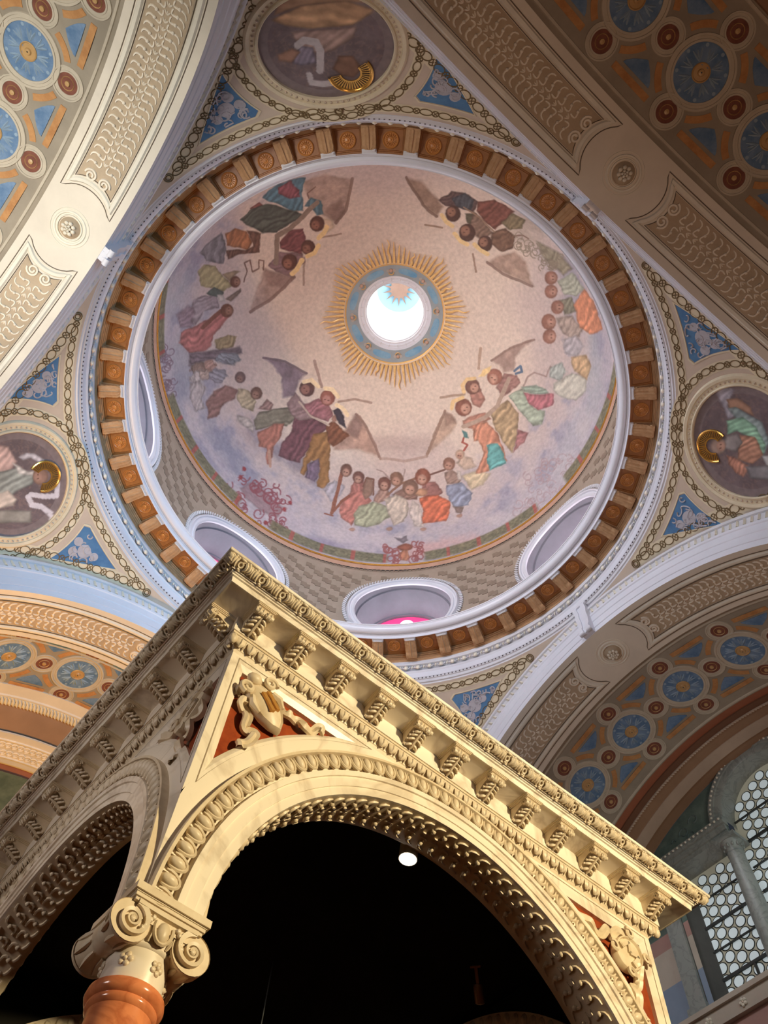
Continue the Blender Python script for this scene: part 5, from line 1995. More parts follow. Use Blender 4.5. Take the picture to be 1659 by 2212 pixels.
# bolsters between front and back volutes, waisted, with a belt
bol = MB()
for sx in (-1, 1):
    yy = np.linspace(-.165, .165, 25)
    rr_ = VR * (0.66 + 0.34 * (np.abs(yy) / .165) ** 1.8)
    rr_ = rr_ + np.where(np.abs(yy) < .028, .012, 0)
    a = np.arange(28) * 2 * PI / 28
    bol.grid(np.stack([np.stack([sx * VX + r_ * np.cos(a), np.full(28, y_), VZ + r_ * np.sin(a)], -1) for y_, r_ in zip(yy, rr_)]), cv=True)
    for s_ in (-1, 1):
        for j in range(9):       # acanthus lobes wrapped on the bolster
            q = j * 2 * PI / 9
            tt = np.linspace(0, 1, 5)
            yv = s_ * (.045 + .10 * tt)
            rv = VR * (0.66 + 0.34 * (np.abs(yv) / .165) ** 1.8) + .003
            bol.tube(np.stack([sx * VX + rv * np.cos(q + .12 * tt), yv, VZ + rv * np.sin(q + .12 * tt)], -1), [.006, .012, .014, .010, .004], 5)
bol_me = bol.mesh('bolster', 50)
cap_mes = [c_.mesh('volute_face', 40) for c_ in cap_parts]
ab = MB()
for h_, z0, z1 in ((.178, 4.132, 4.148), (.186, 4.148, 4.166), (.200, 4.172, 4.21), (.190, 4.166, 4.172)):
    ab.box((-h_, -h_, z0), (h_, h_, z1))
ab_me = ab.mesh('abacus', 0)
nk = MB()
nk.lathe([(.134, 3.845), (.138, 3.86), (.138, 3.985), (.146, 3.99), (.150, 4.0), (.146, 4.01), (.150, 4.02), (.165, 4.06), (.168, 4.10), (.15, 4.14)], 48)
neck_me = nk.mesh('neck', 40)
nb_ = MB()
for i in range(30):
    q = i * 2 * PI / 30
    nb_.tube(np.array([(.150 * math.cos(q), .150 * math.sin(q), 4.01), (.164 * math.cos(q + .03), .164 * math.sin(q + .03), 4.03), (.170 * math.cos(q + .06), .170 * math.sin(q + .06), 4.055)]), [.005, .010, .005], 5)
dartr_me = nb_.mesh('leaf_ring', 50)
fl = MB()
for i in range(5):
    q = i * 2 * PI / 5
    fl.ellipsoid((.021 * math.cos(q), 0, .021 * math.sin(q)), (.014, .010, .014), 7, 5)
fl.ellipsoid((0, -.006, 0), (.010, .010, .010), 7, 5)
flo_me = fl.mesh('neck_flower', 50)
sh_ = MB()
sh_.lathe([(.0, .0), (.26, .0), (.26, .14), (.22, .15), (.235, .19), (.22, .235), (.18, .245), (.19, .28), (.165, .31), (.158, .36), (.160, 1.2), (.150, 2.4), (.136, 3.70), (.138, 3.74), (.150, 3.752), (.152, 3.768), (.150, 3.776), (.162, 3.785), (.170, 3.805), (.166, 3.83), (.150, 3.842), (.134, 3.846)], 48)
shaft_me = sh_.mesh('column', 40)
for sx, sy in ((-1, -1), (1, -1), (-1, 1), (1, 1)):
    co = link('column', shaft_me, M['red_marble'], bal, (sx * CX, sy * CX, 0))
    for nm, me, mt in (('neck', neck_me, M['white_marble']), ('leaf_ring', dartr_me, M['carved']), ('volute_face', cap_mes[0], M['carved']), ('volute_face', cap_mes[1], M['carved']), ('bolster', bol_me, M['carved']), ('abacus', ab_me, M['carved'])):
        link(nm, me, mt, co)
    for i in range(6):
        q = i * PI / 3 + math.radians(-75)
        link('neck_flower', flo_me, M['carved'], co, (.139 * math.cos(q), .139 * math.sin(q), 3.925), (0, 0, q + PI / 2))


def loc2w(x, y, z):
    p = rot2(np.array((x, y)), BROT)
    return (p[0] + BX, p[1] + BY, z)


# ------------------------------------------------------------------ spotlights and the hanging cross inside
def spotlamp(loc, aim, label, mat_, glow_, r=.055, L=.15):
    o = empty('spotlight', loc)
    o.rotation_euler = (Vector(aim)).to_track_quat('-Z', 'Y').to_euler()
    tag(o, label, 'spotlight')
    g_ = MB()
    g_.lathe([(0, 0.0), (r * .8, 0.0), (r, -.02), (r, -L), (r * .92, -L), (r * .86, -L + .03), (0.0, -L + .03)], 24)
    g_.build('housing', mat_, o)
    g_ = MB()
    g_.lathe([(r * .88, -L - .002), (r * .6, -L - .008), (0, -L - .012)], 20)
    g_.build('lens', glow_, o)
    g_ = MB()
    g_.box((-.012, -.012, -.01), (.012, .012, .12))
    g_.box((-.04, -.04, .11), (.04, .04, .125))
    g_.build('bracket', mat_, o, smooth=0)
    return o


spotlamp(loc2w(-.105, -1.60, 6.02), (-.06, .06, -1), 'white cylinder spotlight glowing under the canopy vault', M['lamp_white'], M['lamp_glow'], .066, .20)
spotlamp(loc2w(1.16, -.93, 5.86), (.5, .4, -.75), 'unlit brass spotlight near the canopy far arch', M['lamp_brass'], M['lamp_white'], .04, .13)
cr = empty('hanging_cross', loc2w(0.05, 0.30, 4.55))
tag(cr, 'small dim cross hanging on a cord inside the canopy', 'cross')
g = MB()
g.box((-.012, -.012, -.16), (.012, .012, .08))
g.box((-.06, -.012, -.01), (.06, .012, .016))
g.build('cross', M['dark_metal'], cr, smooth=0)
g = MB()
g.tube(np.array([(0, 0, .08), (0, 0, .7), (0, 0, 1.60)]), .005, 5)
g.build('cord', M['dark_metal'], cr)
g = MB()
g.ellipsoid((0, 0, .28), (.04, .04, .02), 10, 6)
g.build('knob', M['dark_metal'], cr)


# ================================================================== frescoes: paint carried by the vertices
_tab = rng.random((64, 64, 64))


def vnoise(P):
    """smooth lattice noise of 3-D points, 0..1"""
    i = np.floor(P).astype(int)
    f = P - i
    f = f * f * (3 - 2 * f)
    i &= 63
    j = (i + 1) & 63
    r = 0
    for a_, ia in ((1 - f[:, 0], i[:, 0]), (f[:, 0], j[:, 0])):
        for b_, ib in ((1 - f[:, 1], i[:, 1]), (f[:, 1], j[:, 1])):
            for c_, ic in ((1 - f[:, 2], i[:, 2]), (f[:, 2], j[:, 2])):
                r = r + a_ * b_ * c_ * _tab[ia, ib, ic]
    return r


def fbm(P, s, o=4):
    t, a_, n = 0, 1.0, 0
    for k in range(o):
        t = t + a_ * vnoise(P * s * 2 ** k + 17.3 * k)
        n += a_
        a_ *= 0.55
    return t / n


def project(P):
    d = (P - CAMP) @ CAMR
    return np.stack([d[:, 0] / d[:, 2] * FPX + IMG_W / 2, d[:, 1] / d[:, 2] * FPX + IMG_H / 2], -1)


class Painter:
    """paints coloured shapes onto the vertices of a surface; outlines were measured on the photograph and fall where the
    wall itself carries them, so the paint stays on the wall"""

    def __init__(self, P, base):
        self.P = P
        self.q = project(P)
        self.c = np.array(base, float)
        self.n1 = fbm(P, 1.7, 3) - 0.5
        self.n2 = fbm(P, 5.0, 3) - 0.5

    def _sel(self, lo, hi):
        q = self.q
        return np.nonzero((q[:, 0] > lo[0]) & (q[:, 0] < hi[0]) & (q[:, 1] > lo[1]) & (q[:, 1] < hi[1]))[0]

    def _mix(self, idx, al, col):
        self.c[idx] = self.c[idx] * (1 - al[:, None]) + col * al[:, None]

    def poly(self, pts, col, soft=3.0, fold=None, alpha=1.0, edge=0.22, warp=3.0):
        p = np.asarray(pts, float)
        idx = self._sel(p.min(0) - 8, p.max(0) + 8)
        if len(idx) == 0:
            return
        x = self.q[idx, 0] + self.n2[idx] * warp * 3
        y = self.q[idx, 1] + self.n1[idx] * warp * 3
        ins = np.zeros(len(idx), bool)
        dm = np.full(len(idx), 1e9)
        for k in range(len(p)):
            x1, y1 = p[k]
            x2, y2 = p[k - 1]
            if y1 != y2:
                ins ^= ((y1 > y) != (y2 > y)) & (x < (x2 - x1) * (y - y1) / (y2 - y1) + x1)
            dx, dy = x2 - x1, y2 - y1
            t = np.clip(((x - x1) * dx + (y - y1) * dy) / (dx * dx + dy * dy + 1e-9), 0, 1)
            dm = np.minimum(dm, np.hypot(x - x1 - t * dx, y - y1 - t * dy))
        sd = np.where(ins, dm, -dm)
        al = np.clip(0.5 + sd / soft, 0, 1) * alpha
        k_ = al > 0.003
        idx, al, sd, x, y = idx[k_], al[k_], sd[k_], x[k_], y[k_]
        cc = np.repeat(np.array([col], float), len(idx), 0)
        m = np.ones(len(idx))
        if fold:
            an, fr, am = fold
            am *= 0.6
            u = x * math.cos(an) + y * math.sin(an) + self.n1[idx] * 26 + 0.12 * (-x * math.sin(an) + y * math.cos(an))
            s = np.sin(u / fr * 2 * PI)
            m = 1 + am * (0.75 * np.sign(s) * np.abs(s) ** 0.7 + 0.5 * np.sin(u / fr * 4.7 + 1.3))
        m = m * (1 - edge * np.exp(-(np.maximum(sd, 0) / 3.5) ** 2)) * (1 + 0.35 * self.n2[idx])
        self._mix(idx, al, np.clip(cc * m[:, None], 0, 255))

    def stroke(self, pts, w, col, alpha=1.0, soft=1.5, taper=False):
        p = np.asarray(pts, float)
        idx = self._sel(p.min(0) - w - 4, p.max(0) + w + 4)
        if len(idx) == 0:
            return
        x, y = self.q[idx, 0] + self.n2[idx] * 4, self.q[idx, 1] + self.n1[idx] * 4
        dm = np.full(len(idx), 1e9)
        for k in range(len(p) - 1):
            x1, y1 = p[k]
            dx, dy = p[k + 1] - p[k]
            t = np.clip(((x - x1) * dx + (y - y1) * dy) / (dx * dx + dy * dy + 1e-9), 0, 1)
            dm = np.minimum(dm, np.hypot(x - x1 - t * dx, y - y1 - t * dy))
        al = np.clip((w / 2 - dm) / soft + 0.5, 0, 1) * alpha
        k_ = al > 0.003
        self._mix(idx[k_], al[k_], np.array(col, float))

    def cloud(self, cx, cy, rx, ry, col, alpha=0.6, rot=0.0):
        R_ = max(rx, ry) * 1.6
        idx = self._sel((cx - R_, cy - R_), (cx + R_, cy + R_))
        if len(idx) == 0:
            return
        x, y = self.q[idx, 0] - cx, self.q[idx, 1] - cy
        c, s = math.cos(rot), math.sin(rot)
        d = np.hypot((x * c + y * s) / rx, (-x * s + y * c) / ry)
        al = np.clip(1.15 - d + self.n1[idx] * 1.1 + self.n2[idx] * 0.5, 0, 1)
        al = al * al * (3 - 2 * al) * alpha
        self._mix(idx, al, np.array(col, float))

    def head(self, x, y, r, skin, hair, ang=0.0):
        self.poly(circle(14, r, (x, y), ry=r * 1.08), hair, soft=3, edge=.15, warp=1)
        fx, fy = x + r * .30 * math.cos(ang), y + r * .30 * math.sin(ang)
        self.poly(circle(12, r * .58, (fx, fy), ry=r * .64), skin, soft=3, edge=.1, warp=.5)
        nx, ny = -math.sin(ang), math.cos(ang)
        for s in (-1, 1):
            self.stroke([(fx + nx * s * r * .24 - 1, fy + ny * s * r * .24), (fx + nx * s * r * .24 + 1, fy + ny * s * r * .24)], 2.4, (70, 45, 40), .7)

    def curls(self, cx, cy, rx, ry, n, col, w=2.4, seed=1, size=(7, 15), alpha=.85):
        r_ = random.Random(seed)
        for i in range(n):
            x, y = cx + r_.uniform(-rx, rx), cy + r_.uniform(-ry, ry)
            th = np.linspace(0, r_.uniform(1.3, 2.4) * PI, 14)
            R_ = r_.uniform(*size) * (1 - .65 * th / th[-1])
            a_ = r_.uniform(0, 2 * PI)
            sg = r_.choice((-1, 1))
            self.stroke(np.stack([x + R_ * np.cos(sg * th + a_), y + R_ * np.sin(sg * th + a_)], -1), w, col, alpha)


def sm(x, a, b):
    t = np.clip((x - a) / (b - a), 0, 1)
    return t * t * (3 - 2 * t)


NTH, NAZ = 430, 1500
th = np.linspace(math.asin(1.70 / DOME_R), PI / 2, NTH)
az = np.arange(NAZ) * 2 * PI / NAZ
P = np.stack([DOME_R * np.sin(th)[:, None] * np.cos(az)[None], DOME_R * np.sin(th)[:, None] * np.sin(az)[None],
              DOME_Z + DOME_R * np.cos(th)[:, None] * np.ones((1, NAZ))], -1).reshape(-1, 3)
TH = np.repeat(th, NAZ)
AZV = np.tile(az, NTH)
n_lo = fbm(P, 0.55, 4)
n_hi = fbm(P, 1.5, 4)
gold_c, haze_c, cloud_c, blue_c = (np.array(c, float) for c in ((226, 208, 192), (204, 186, 180), (180, 173, 184), (144, 144, 166)))
ring_m = 0.10 * np.cos(4 * (AZV - PI / 4))          # the beige field reaches further between the four groups of angels
t1 = sm(np.degrees(TH) / 90 + (n_lo - .5) * .25 + ring_m, 0.42, 0.66)
t2 = sm(np.degrees(TH) / 90 + (n_hi - .5) * .45, 0.60, 0.86)
base = gold_c * (1 - t1)[:, None] + haze_c * t1[:, None]
base = base * (1 - t2)[:, None] + cloud_c * t2[:, None]
bl = sm(n_hi, .50, .66) * sm(TH, .85, 1.25)
base = base * (1 - .75 * bl)[:, None] + blue_c * (.75 * bl)[:, None]
wh = sm(1 - n_hi, .54, .70) * sm(TH, .9, 1.3)
base = base * (1 - .5 * wh)[:, None] + np.array((206, 196, 198.)) * (.5 * wh)[:, None]
pt = Painter(P, base)


def crop(x0, y0, s):
    return lambda L: [(x0 + x / s, y0 + y / s) for x, y in L]


SK = (186, 140, 118)
HALO = (250, 216, 150)
# broad clouds
for a_ in ((500, 980, 120, 34, (128, 134, 156), .6, .9), (640, 1000, 90, 26, (112, 108, 126), .7, .6), (760, 1160, 150, 26, (206, 194, 200), .6, .15), (1130, 1100, 110, 45, (196, 190, 196), .6, -.6),
           (1230, 960, 40, 130, (196, 194, 198), .6, .35), (1285, 800, 26, 120, (172, 176, 182), .7, 0), (400, 800, 40, 120, (146, 152, 166), .6, 0), (380, 640, 40, 90, (176, 182, 190), .6, .4),
           (700, 1180, 90, 22, (138, 132, 160), .6, .2), (940, 1180, 90, 20, (214, 166, 160), .7, -.25), (450, 480, 60, 30, (190, 182, 184), .5, -.8), (620, 1120, 70, 26, (196, 182, 190), .5, .5),
           (560, 930, 50, 60, (150, 132, 138), .5, .3), (1080, 1000, 60, 60, (186, 178, 188), .5, 0), (870, 960, 110, 26, (168, 146, 140), .5, 0), (1160, 470, 50, 90, (150, 136, 122), .5, .8)):
    pt.cloud(*a_)

# --- upper left angels
A = crop(320, 360, 3.456)
S_ = lambda T_, L, w, c, al=1.0: pt.stroke(T_(L), w, c, al)
pt.poly(A([(1150, 110), (1330, 50), (1520, 90), (1475, 330), (1400, 420), (1290, 350), (1190, 220)]), (176, 150, 136), 6, edge=.05, fold=(1.2, 40, .06))
S_(A, [(1525, 90), (1480, 320), (1400, 420)], 7, (124, 98, 86), .8)
pt.poly(A([(1400, 420), (1330, 330), (1440, 250), (1470, 330)]), (128, 102, 92), 10, alpha=.7)
pt.poly(A([(870, 200), (960, 130), (1080, 90), (1170, 80), (1150, 200), (1160, 330), (1080, 330), (990, 290), (900, 260), (850, 230)]), (80, 122, 142), fold=(.5, 13, .25))
pt.poly(A([(970, 150), (1060, 100), (1120, 170), (1140, 230), (1060, 238), (980, 205)]), (132, 74, 84), fold=(.3, 10, .2))
pt.poly(A([(760, 310), (830, 265), (890, 330), (800, 360)]), (132, 76, 72), fold=(1, 9, .15))
pt.poly(A([(690, 390), (760, 320), (900, 280), (1100, 330), (1150, 360), (1040, 440), (960, 500), (850, 500), (740, 440)]), (72, 80, 74), fold=(.9, 12, .28))
pt.poly(A([(1170, 300), (1210, 235), (1290, 260), (1305, 350), (1260, 362), (1220, 310)]), (82, 120, 136), fold=(0, 8, .2))
pt.poly(A([(580, 500), (650, 460), (740, 490), (775, 560), (740, 625), (650, 605), (590, 585)]), (168, 108, 72), fold=(.3, 11, .2))
pt.poly(A([(740, 480), (840, 500), (830, 640), (700, 655), (600, 690), (575, 620), (720, 625), (785, 590)]), (106, 76, 64), fold=(.2, 9, .2))
pt.poly(A([(430, 590), (550, 490), (580, 600), (560, 720), (440, 705), (385, 640)]), (124, 122, 128), fold=(.1, 12, .2))
pt.poly(A([(900, 740), (980, 630), (1150, 640), (1165, 720), (1070, 835), (960, 790)]), (132, 104, 108), fold=(1.3, 11, .15))
pt.poly(A([(980, 560), (1060, 470), (1160, 455), (1185, 560), (1140, 650), (1050, 625), (985, 605)]), (120, 70, 72), fold=(.8, 9, .2))
S_(A, [(955, 720), (962, 520), (1060, 460), (1180, 345), (1260, 270)], 10, (136, 118, 104))
pt.poly(A([(755, 1085), (820, 900), (870, 760), (1080, 830), (1020, 905), (900, 995)]), (178, 152, 140), 6, edge=.05, fold=(2.2, 36, .07))
S_(A, [(1085, 825), (1010, 905), (900, 1000), (760, 1085)], 7, (124, 98, 90), .8)
pt.poly(A([(870, 770), (1080, 830), (1000, 900), (890, 880)]), (140, 112, 104), 10, alpha=.7)
pt.poly(A([(1300, 380), (1370, 390), (1390, 450), (1330, 500), (1300, 470)]), (222, 196, 164), 5, alpha=.8)
S_(A, [(1265, 530), (1440, 505)], 4, (134, 108, 92), .7)
S_(A, [(1165, 680), (1160, 880)], 4, (140, 114, 100), .7)
for x, y, r in ((1262, 425, 16), (1195, 602, 15.5), (1055, 712, 17)):
    X_ = A([(x, y)])[0]
    pt.head(X_[0], X_[1], r, (140, 92, 76), (84, 54, 46), 2.4)
for L in ([(1275, 530), (1312, 495), (1335, 450)], [(1188, 668), (1240, 640), (1272, 585)], [(1075, 802), (1112, 770), (1147, 698)]):
    S_(A, L, 10, HALO)
S_(A, [(715, 860), (740, 780), (720, 720), (760, 700), (780, 785), (825, 760), (830, 700), (865, 705), (860, 770)], 3, (112, 84, 74), .9)
S_(A, [(1200, 240), (1190, 200), (1250, 150)], 3, (112, 84, 74), .9)
pt.poly(A([(370, 780), (420, 730), (500, 735), (570, 820), (630, 880), (560, 935), (480, 905), (395, 885)]), (168, 158, 116), fold=(.7, 12, .2))
pt.poly(A([(560, 800), (640, 770), (690, 780), (650, 800), (600, 850)]), (160, 140, 112))
pt.poly(A([(580, 985), (690, 905), (690, 935), (620, 1010)]), (124, 108, 98))
pt.poly(A([(400, 960), (520, 975), (525, 1060), (420, 1085), (340, 1190), (295, 1120), (340, 1000)]), (158, 146, 154), fold=(1.1, 10, .2))
pt.poly(A([(430, 945), (490, 895), (565, 940), (540, 985), (460, 965)]), (82, 96, 92))
pt.poly(A([(520, 960), (560, 950), (575, 1000), (530, 1015)]), (206, 200, 194))
pt.poly(A([(245, 1240), (380, 1165), (480, 1125), (560, 1075), (625, 1110), (560, 1185), (500, 1235), (470, 1335), (420, 1375), (300, 1395), (235, 1320)]), (172, 106, 102), fold=(.8, 13, .22))
S_(A, [(410, 1200), (540, 1080), (600, 1095)], 9, (118, 74, 62))
pt.poly(A([(500, 1290), (600, 1250), (665, 1270), (625, 1345), (540, 1375), (495, 1350)]), (156, 138, 104), fold=(.4, 10, .2))
pt.poly(A([(210, 1100), (300, 1030), (350, 1080), (320, 1200), (240, 1200)]), (140, 118, 130), 6, alpha=.8, fold=(1, 10, .2))
pt.poly(A([(300, 1395), (480, 1370), (690, 1345), (705, 1395), (560, 1435), (420, 1455), (305, 1490)]), (108, 96, 104), 6, fold=(1.5, 10, .2))
for x, y, r in ((650, 858, 12), (588, 1075, 14)):
    X_ = A([(x, y)])[0]
    pt.head(X_[0], X_[1], r, (150, 108, 90), (104, 68, 54), 0)
for i, (x, y, rx, ry, c) in enumerate(((380, 1520, 22, 16, (130, 110, 100)), (460, 1500, 18, 16, (172, 136, 124)), (600, 1440, 26, 14, (126, 132, 142)), (360, 1580, 16, 14, (186, 176, 174)), (430, 1570, 14, 14, (170, 150, 140)), (520, 1565, 20, 16, (140, 138, 150)))):
    X_ = A([(x, y)])[0]
    pt.poly(circle(10, rx, X_, ry=ry), c, 4, fold=(i, 8, .2), warp=8)

# --- lower left angels
B = crop(320, 740, 3.318)
pt.poly(B([(830, 110), (980, 140), (1135, 220), (1080, 265), (1050, 385), (965, 395), (955, 250), (900, 165)]), (134, 118, 128), 6, edge=.05, fold=(.5, 34, .1))
S_(B, [(830, 110), (980, 135), (1135, 220)], 5, (104, 90, 98), .8)
S_(B, [(1190, 130), (1220, 230), (1243, 315)], 6, (158, 132, 122), .9)
S_(B, [(1365, 425), (1480, 408), (1600, 432)], 5, (158, 132, 118), .9)
pt.poly(B([(1400, 640), (1490, 515), (1560, 600), (1650, 810), (1520, 770), (1330, 770), (1350, 700)]), (178, 144, 128), 7, edge=.05, fold=(1.0, 30, .08))
pt.poly(B([(1480, 520), (1540, 590), (1500, 690), (1420, 640)]), (134, 108, 102), 8, alpha=.8)
S_(B, [(1490, 515), (1560, 595), (1655, 815)], 5, (124, 96, 86), .8)
pt.poly(B([(755, 560), (800, 495), (1030, 455), (1065, 540), (1000, 605), (880, 595), (775, 625)]), (122, 118, 102), fold=(1.3, 12, .2))
pt.poly(B([(785, 640), (900, 585), (975, 585), (960, 665), (900, 745), (880, 875), (850, 865), (850, 765), (795, 745)]), (172, 110, 94), fold=(.3, 13, .2))
S_(B, [(868, 780), (876, 885)], 6, (190, 146, 126))
pt.poly(B([(1050, 540), (1180, 535), (1300, 600), (1185, 705), (1085, 868), (935, 812), (955, 740), (1020, 640)]), (106, 68, 76), fold=(.5, 13, .25))
pt.poly(B([(1000, 430), (1055, 355), (1125, 440), (1190, 545), (1080, 565), (1010, 505)]), (146, 120, 120), fold=(.9, 11, .15))
pt.poly(B([(1125, 440), (1220, 395), (1295, 435), (1320, 525), (1285, 565), (1190, 535), (1115, 480)]), (160, 104, 110), fold=(.7, 10, .2))
pt.poly(B([(1185, 660), (1285, 635), (1315, 740), (1300, 820), (1295, 1000), (1262, 1056), (1208, 1035), (1232, 900), (1170, 850), (1110, 955), (1085, 935), (1130, 800)]), (150, 106, 62), fold=(.35, 14, .22))
pt.poly(B([(1140, 880), (1222, 835), (1232, 920), (1200, 1005), (1118, 965)]), (112, 96, 118), fold=(.2, 10, .2))
pt.poly(B([(1275, 590), (1330, 555), (1445, 670), (1330, 745), (1288, 705)]), (122, 74, 52), fold=(.7, 11, .2))
S_(B, [(1085, 425), (1170, 530), (1295, 592)], 4, (196, 174, 156))
X_ = B([(1140, 325)])[0]
pt.head(X_[0], X_[1], 17, (160, 112, 100), (86, 60, 58), 2.5)
X_ = B([(1285, 395)])[0]
pt.head(X_[0], X_[1], 16, (190, 134, 124), (140, 84, 74), 1.9)
pt.poly(B([(1315, 490), (1365, 470), (1400, 530), (1415, 615), (1375, 585), (1335, 530)]), (54, 50, 62), 3)
pt.poly(B([(1312, 530), (1338, 520), (1350, 560), (1322, 572)]), (176, 130, 112), 3)
for L in ([(1115, 280), (1168, 268), (1218, 312)], [(1268, 328), (1320, 338), (1360, 388)], [(1352, 448), (1392, 470), (1428, 522)]):
    S_(B, L, 9, (252, 228, 184))
pt.poly(B([(645, 325), (720, 338), (775, 420), (745, 495), (680, 465), (635, 400)]), (186, 170, 140), fold=(.7, 11, .2))
X_ = B([(775, 362)])[0]
pt.head(X_[0], X_[1], 13, (160, 120, 104), (108, 80, 70), 2)
pt.poly(B([(795, 475), (850, 400), (905, 440), (885, 485)]), (148, 118, 112), fold=(.7, 9, .2))
pt.poly(B([(635, 520), (720, 538), (765, 600), (755, 655), (690, 605), (635, 565)]), (186, 176, 170), 5, fold=(.9, 10, .15))
pt.poly(B([(298, 290), (360, 278), (415, 330), (385, 400), (412, 475), (340, 495), (298, 390)]), (180, 170, 170), 4, fold=(.3, 10, .18))
pt.poly(B([(418, 430), (470, 350), (560, 308), (645, 340), (622, 402), (540, 442), (500, 535), (428, 555)]), (138, 102, 96), 4, fold=(.9, 11, .2))
X_ = B([(660, 250)])[0]
pt.head(X_[0], X_[1], 12, (140, 108, 100), (100, 80, 80), 2)
pt.poly(B([(660, 1040), (760, 995), (965, 1180), (935, 1255), (800, 1205), (690, 1100)]), (140, 108, 114), 5, alpha=.75)
for cx, cy, rx, ry, n, sd in ((575, 1030, 30, 30, 3, 1), (720, 1000, 60, 60, 7, 2), (850, 1070, 80, 60, 9, 3), (960, 1160, 60, 40, 6, 4), (660, 1140, 60, 60, 7, 5), (860, 1270, 90, 50, 10, 6), (980, 1300, 30, 40, 3, 7)):
    X_ = B([(cx, cy)])[0]
    pt.curls(X_[0], X_[1], rx / 3.3, ry / 3.3, n, (134, 68, 78), 3.0, sd, (7, 15))
for x, y in ((688, 903), (662, 965), (1020, 1148), (978, 1196), (920, 1330), (840, 1290)):
    X_ = B([(x, y)])[0]
    pt.poly(circle(8, 5, X_), (166, 60, 66), 3)
X_ = B([(110, 170)])[0]
pt.curls(X_[0], X_[1], 16, 48, 26, (112, 92, 106), 2.6, 8, (6, 12), .8)
X_ = B([(150, 330)])[0]
pt.curls(X_[0], X_[1], 12, 20, 10, (112, 92, 106), 2.6, 9, (6, 12), .8)

# --- musicians at the far rim
Cc = crop(650, 900, 3.318)
pt.poly(Cc([(150, 520), (240, 455), (315, 500), (290, 565), (220, 610), (185, 565)]), (184, 178, 188), 4, fold=(.5, 10, .15))
pt.poly(Cc([(335, 565), (380, 465), (445, 445), (455, 525), (400, 590)]), (170, 108, 98), fold=(.3, 8, .2))
pt.poly(Cc([(278, 640), (350, 555), (445, 520), (505, 600), (420, 705), (365, 788), (285, 725)]), (190, 118, 106), fold=(.5, 12, .22))
S_(Cc, [(222, 690), (255, 560), (295, 400)], 8, (134, 80, 62))
S_(Cc, [(222, 690), (290, 610), (345, 570)], 6, (134, 80, 62))
S_(Cc, [(170, 695), (230, 710)], 3, (134, 80, 62))
pt.poly(Cc([(440, 520), (480, 430), (520, 470), (510, 560), (460, 590)]), (150, 116, 98))
S_(Cc, [(445, 500), (470, 440), (520, 450), (520, 560)], 4, (112, 76, 62))
pt.poly(Cc([(520, 600), (560, 520), (620, 510), (640, 590), (560, 620)]), (172, 134, 118), fold=(.5, 8, .15))
pt.poly(Cc([(378, 700), (420, 640), (520, 605), (615, 640), (645, 720), (560, 775), (470, 800), (385, 785)]), (162, 166, 136), fold=(.4, 13, .22))
pt.poly(Cc([(650, 560), (760, 500), (830, 520), (830, 600), (760, 600)]), (136, 104, 92), fold=(1, 9, .2))
pt.poly(Cc([(605, 590), (680, 555), (755, 590), (780, 660), (742, 745), (660, 790), (622, 695)]), (206, 190, 172), fold=(.35, 12, .2))
pt.poly(Cc([(778, 690), (800, 605), (850, 640), (875, 720), (885, 795), (810, 785)]), (214, 200, 190), fold=(.2, 11, .15))
pt.poly(Cc([(870, 480), (960, 465), (1018, 540), (960, 580), (880, 580)]), (146, 98, 92), fold=(.8, 9, .2))
pt.poly(Cc([(845, 590), (980, 555), (1075, 600), (1065, 690), (1045, 750), (930, 765), (868, 768), (880, 680)]), (204, 104, 74), fold=(.5, 12, .25))
pt.poly(circle(12, 14, Cc([(860, 545)])[0], ry=10), (190, 140, 108), 3)
S_(Cc, [(620, 560), (720, 480), (820, 440)], 5, (134, 96, 78))
pt.poly(Cc([(1025, 400), (1090, 378), (1158, 430), (1135, 478), (1045, 478)]), (150, 124, 112), fold=(.8, 9, .2))
pt.poly(Cc([(1120, 380), (1150, 385), (1158, 450), (1125, 450)]), (212, 200, 190), 3)
S_(Cc, [(920, 420), (1035, 378)], 4, (104, 74, 66))
pt.poly(Cc([(1038, 490), (1150, 468), (1228, 540), (1205, 628), (1100, 650), (1058, 575)]), (136, 146, 170), fold=(.5, 12, .22))
pt.poly(Cc([(1090, 640), (1170, 640), (1150, 700), (1110, 680)]), (136, 116, 110), 3)
pt.poly(Cc([(1155, 420), (1280, 375), (1358, 410), (1300, 485), (1218, 515)]), (212, 194, 160), 5, fold=(.8, 11, .15))
pt.poly(Cc([(1110, 330), (1150, 280), (1230, 300), (1260, 350), (1180, 380)]), (196, 172, 152), 5, fold=(.8, 9, .15))
for x, y, r, h in ((325, 385, 13, (112, 78, 66)), (412, 437, 13, (110, 72, 64)), (600, 482, 14.5, (104, 66, 56)), (686, 448, 15, (120, 88, 72)), (785, 508, 17, (116, 86, 72)), (872, 432, 17, (132, 76, 60)), (1062, 338, 13.5, (134, 96, 80)), (1140, 272, 10, (196, 164, 140))):
    X_ = Cc([(x, y)])[0]
    pt.head(X_[0], X_[1], r, (188, 142, 122), h, 1.8)
for x, y in ((372, 812), (632, 805), (880, 808), (1135, 710)):
    pt.poly(circle(8, 7, Cc([(x, y)])[0], ry=4), (196, 152, 132), 3)
S_(Cc, [(545, 375), (590, 395), (640, 450)], 3, (150, 130, 124), .9)
S_(Cc, [(745, 380), (735, 430)], 3, (150, 130, 124), .9)
S_(Cc, [(420, 0), (500, 130), (570, 300)], 5, (140, 112, 100), .7)
S_(Cc, [(1010, 0), (950, 140), (905, 280)], 5, (150, 124, 106), .7)
S_(Cc, [(570, 300), (740, 320), (905, 285)], 6, (158, 130, 116), .6)
pt.poly(circle(14, 17, Cc([(743, 937)])[0], ry=9), (150, 84, 66), 3)
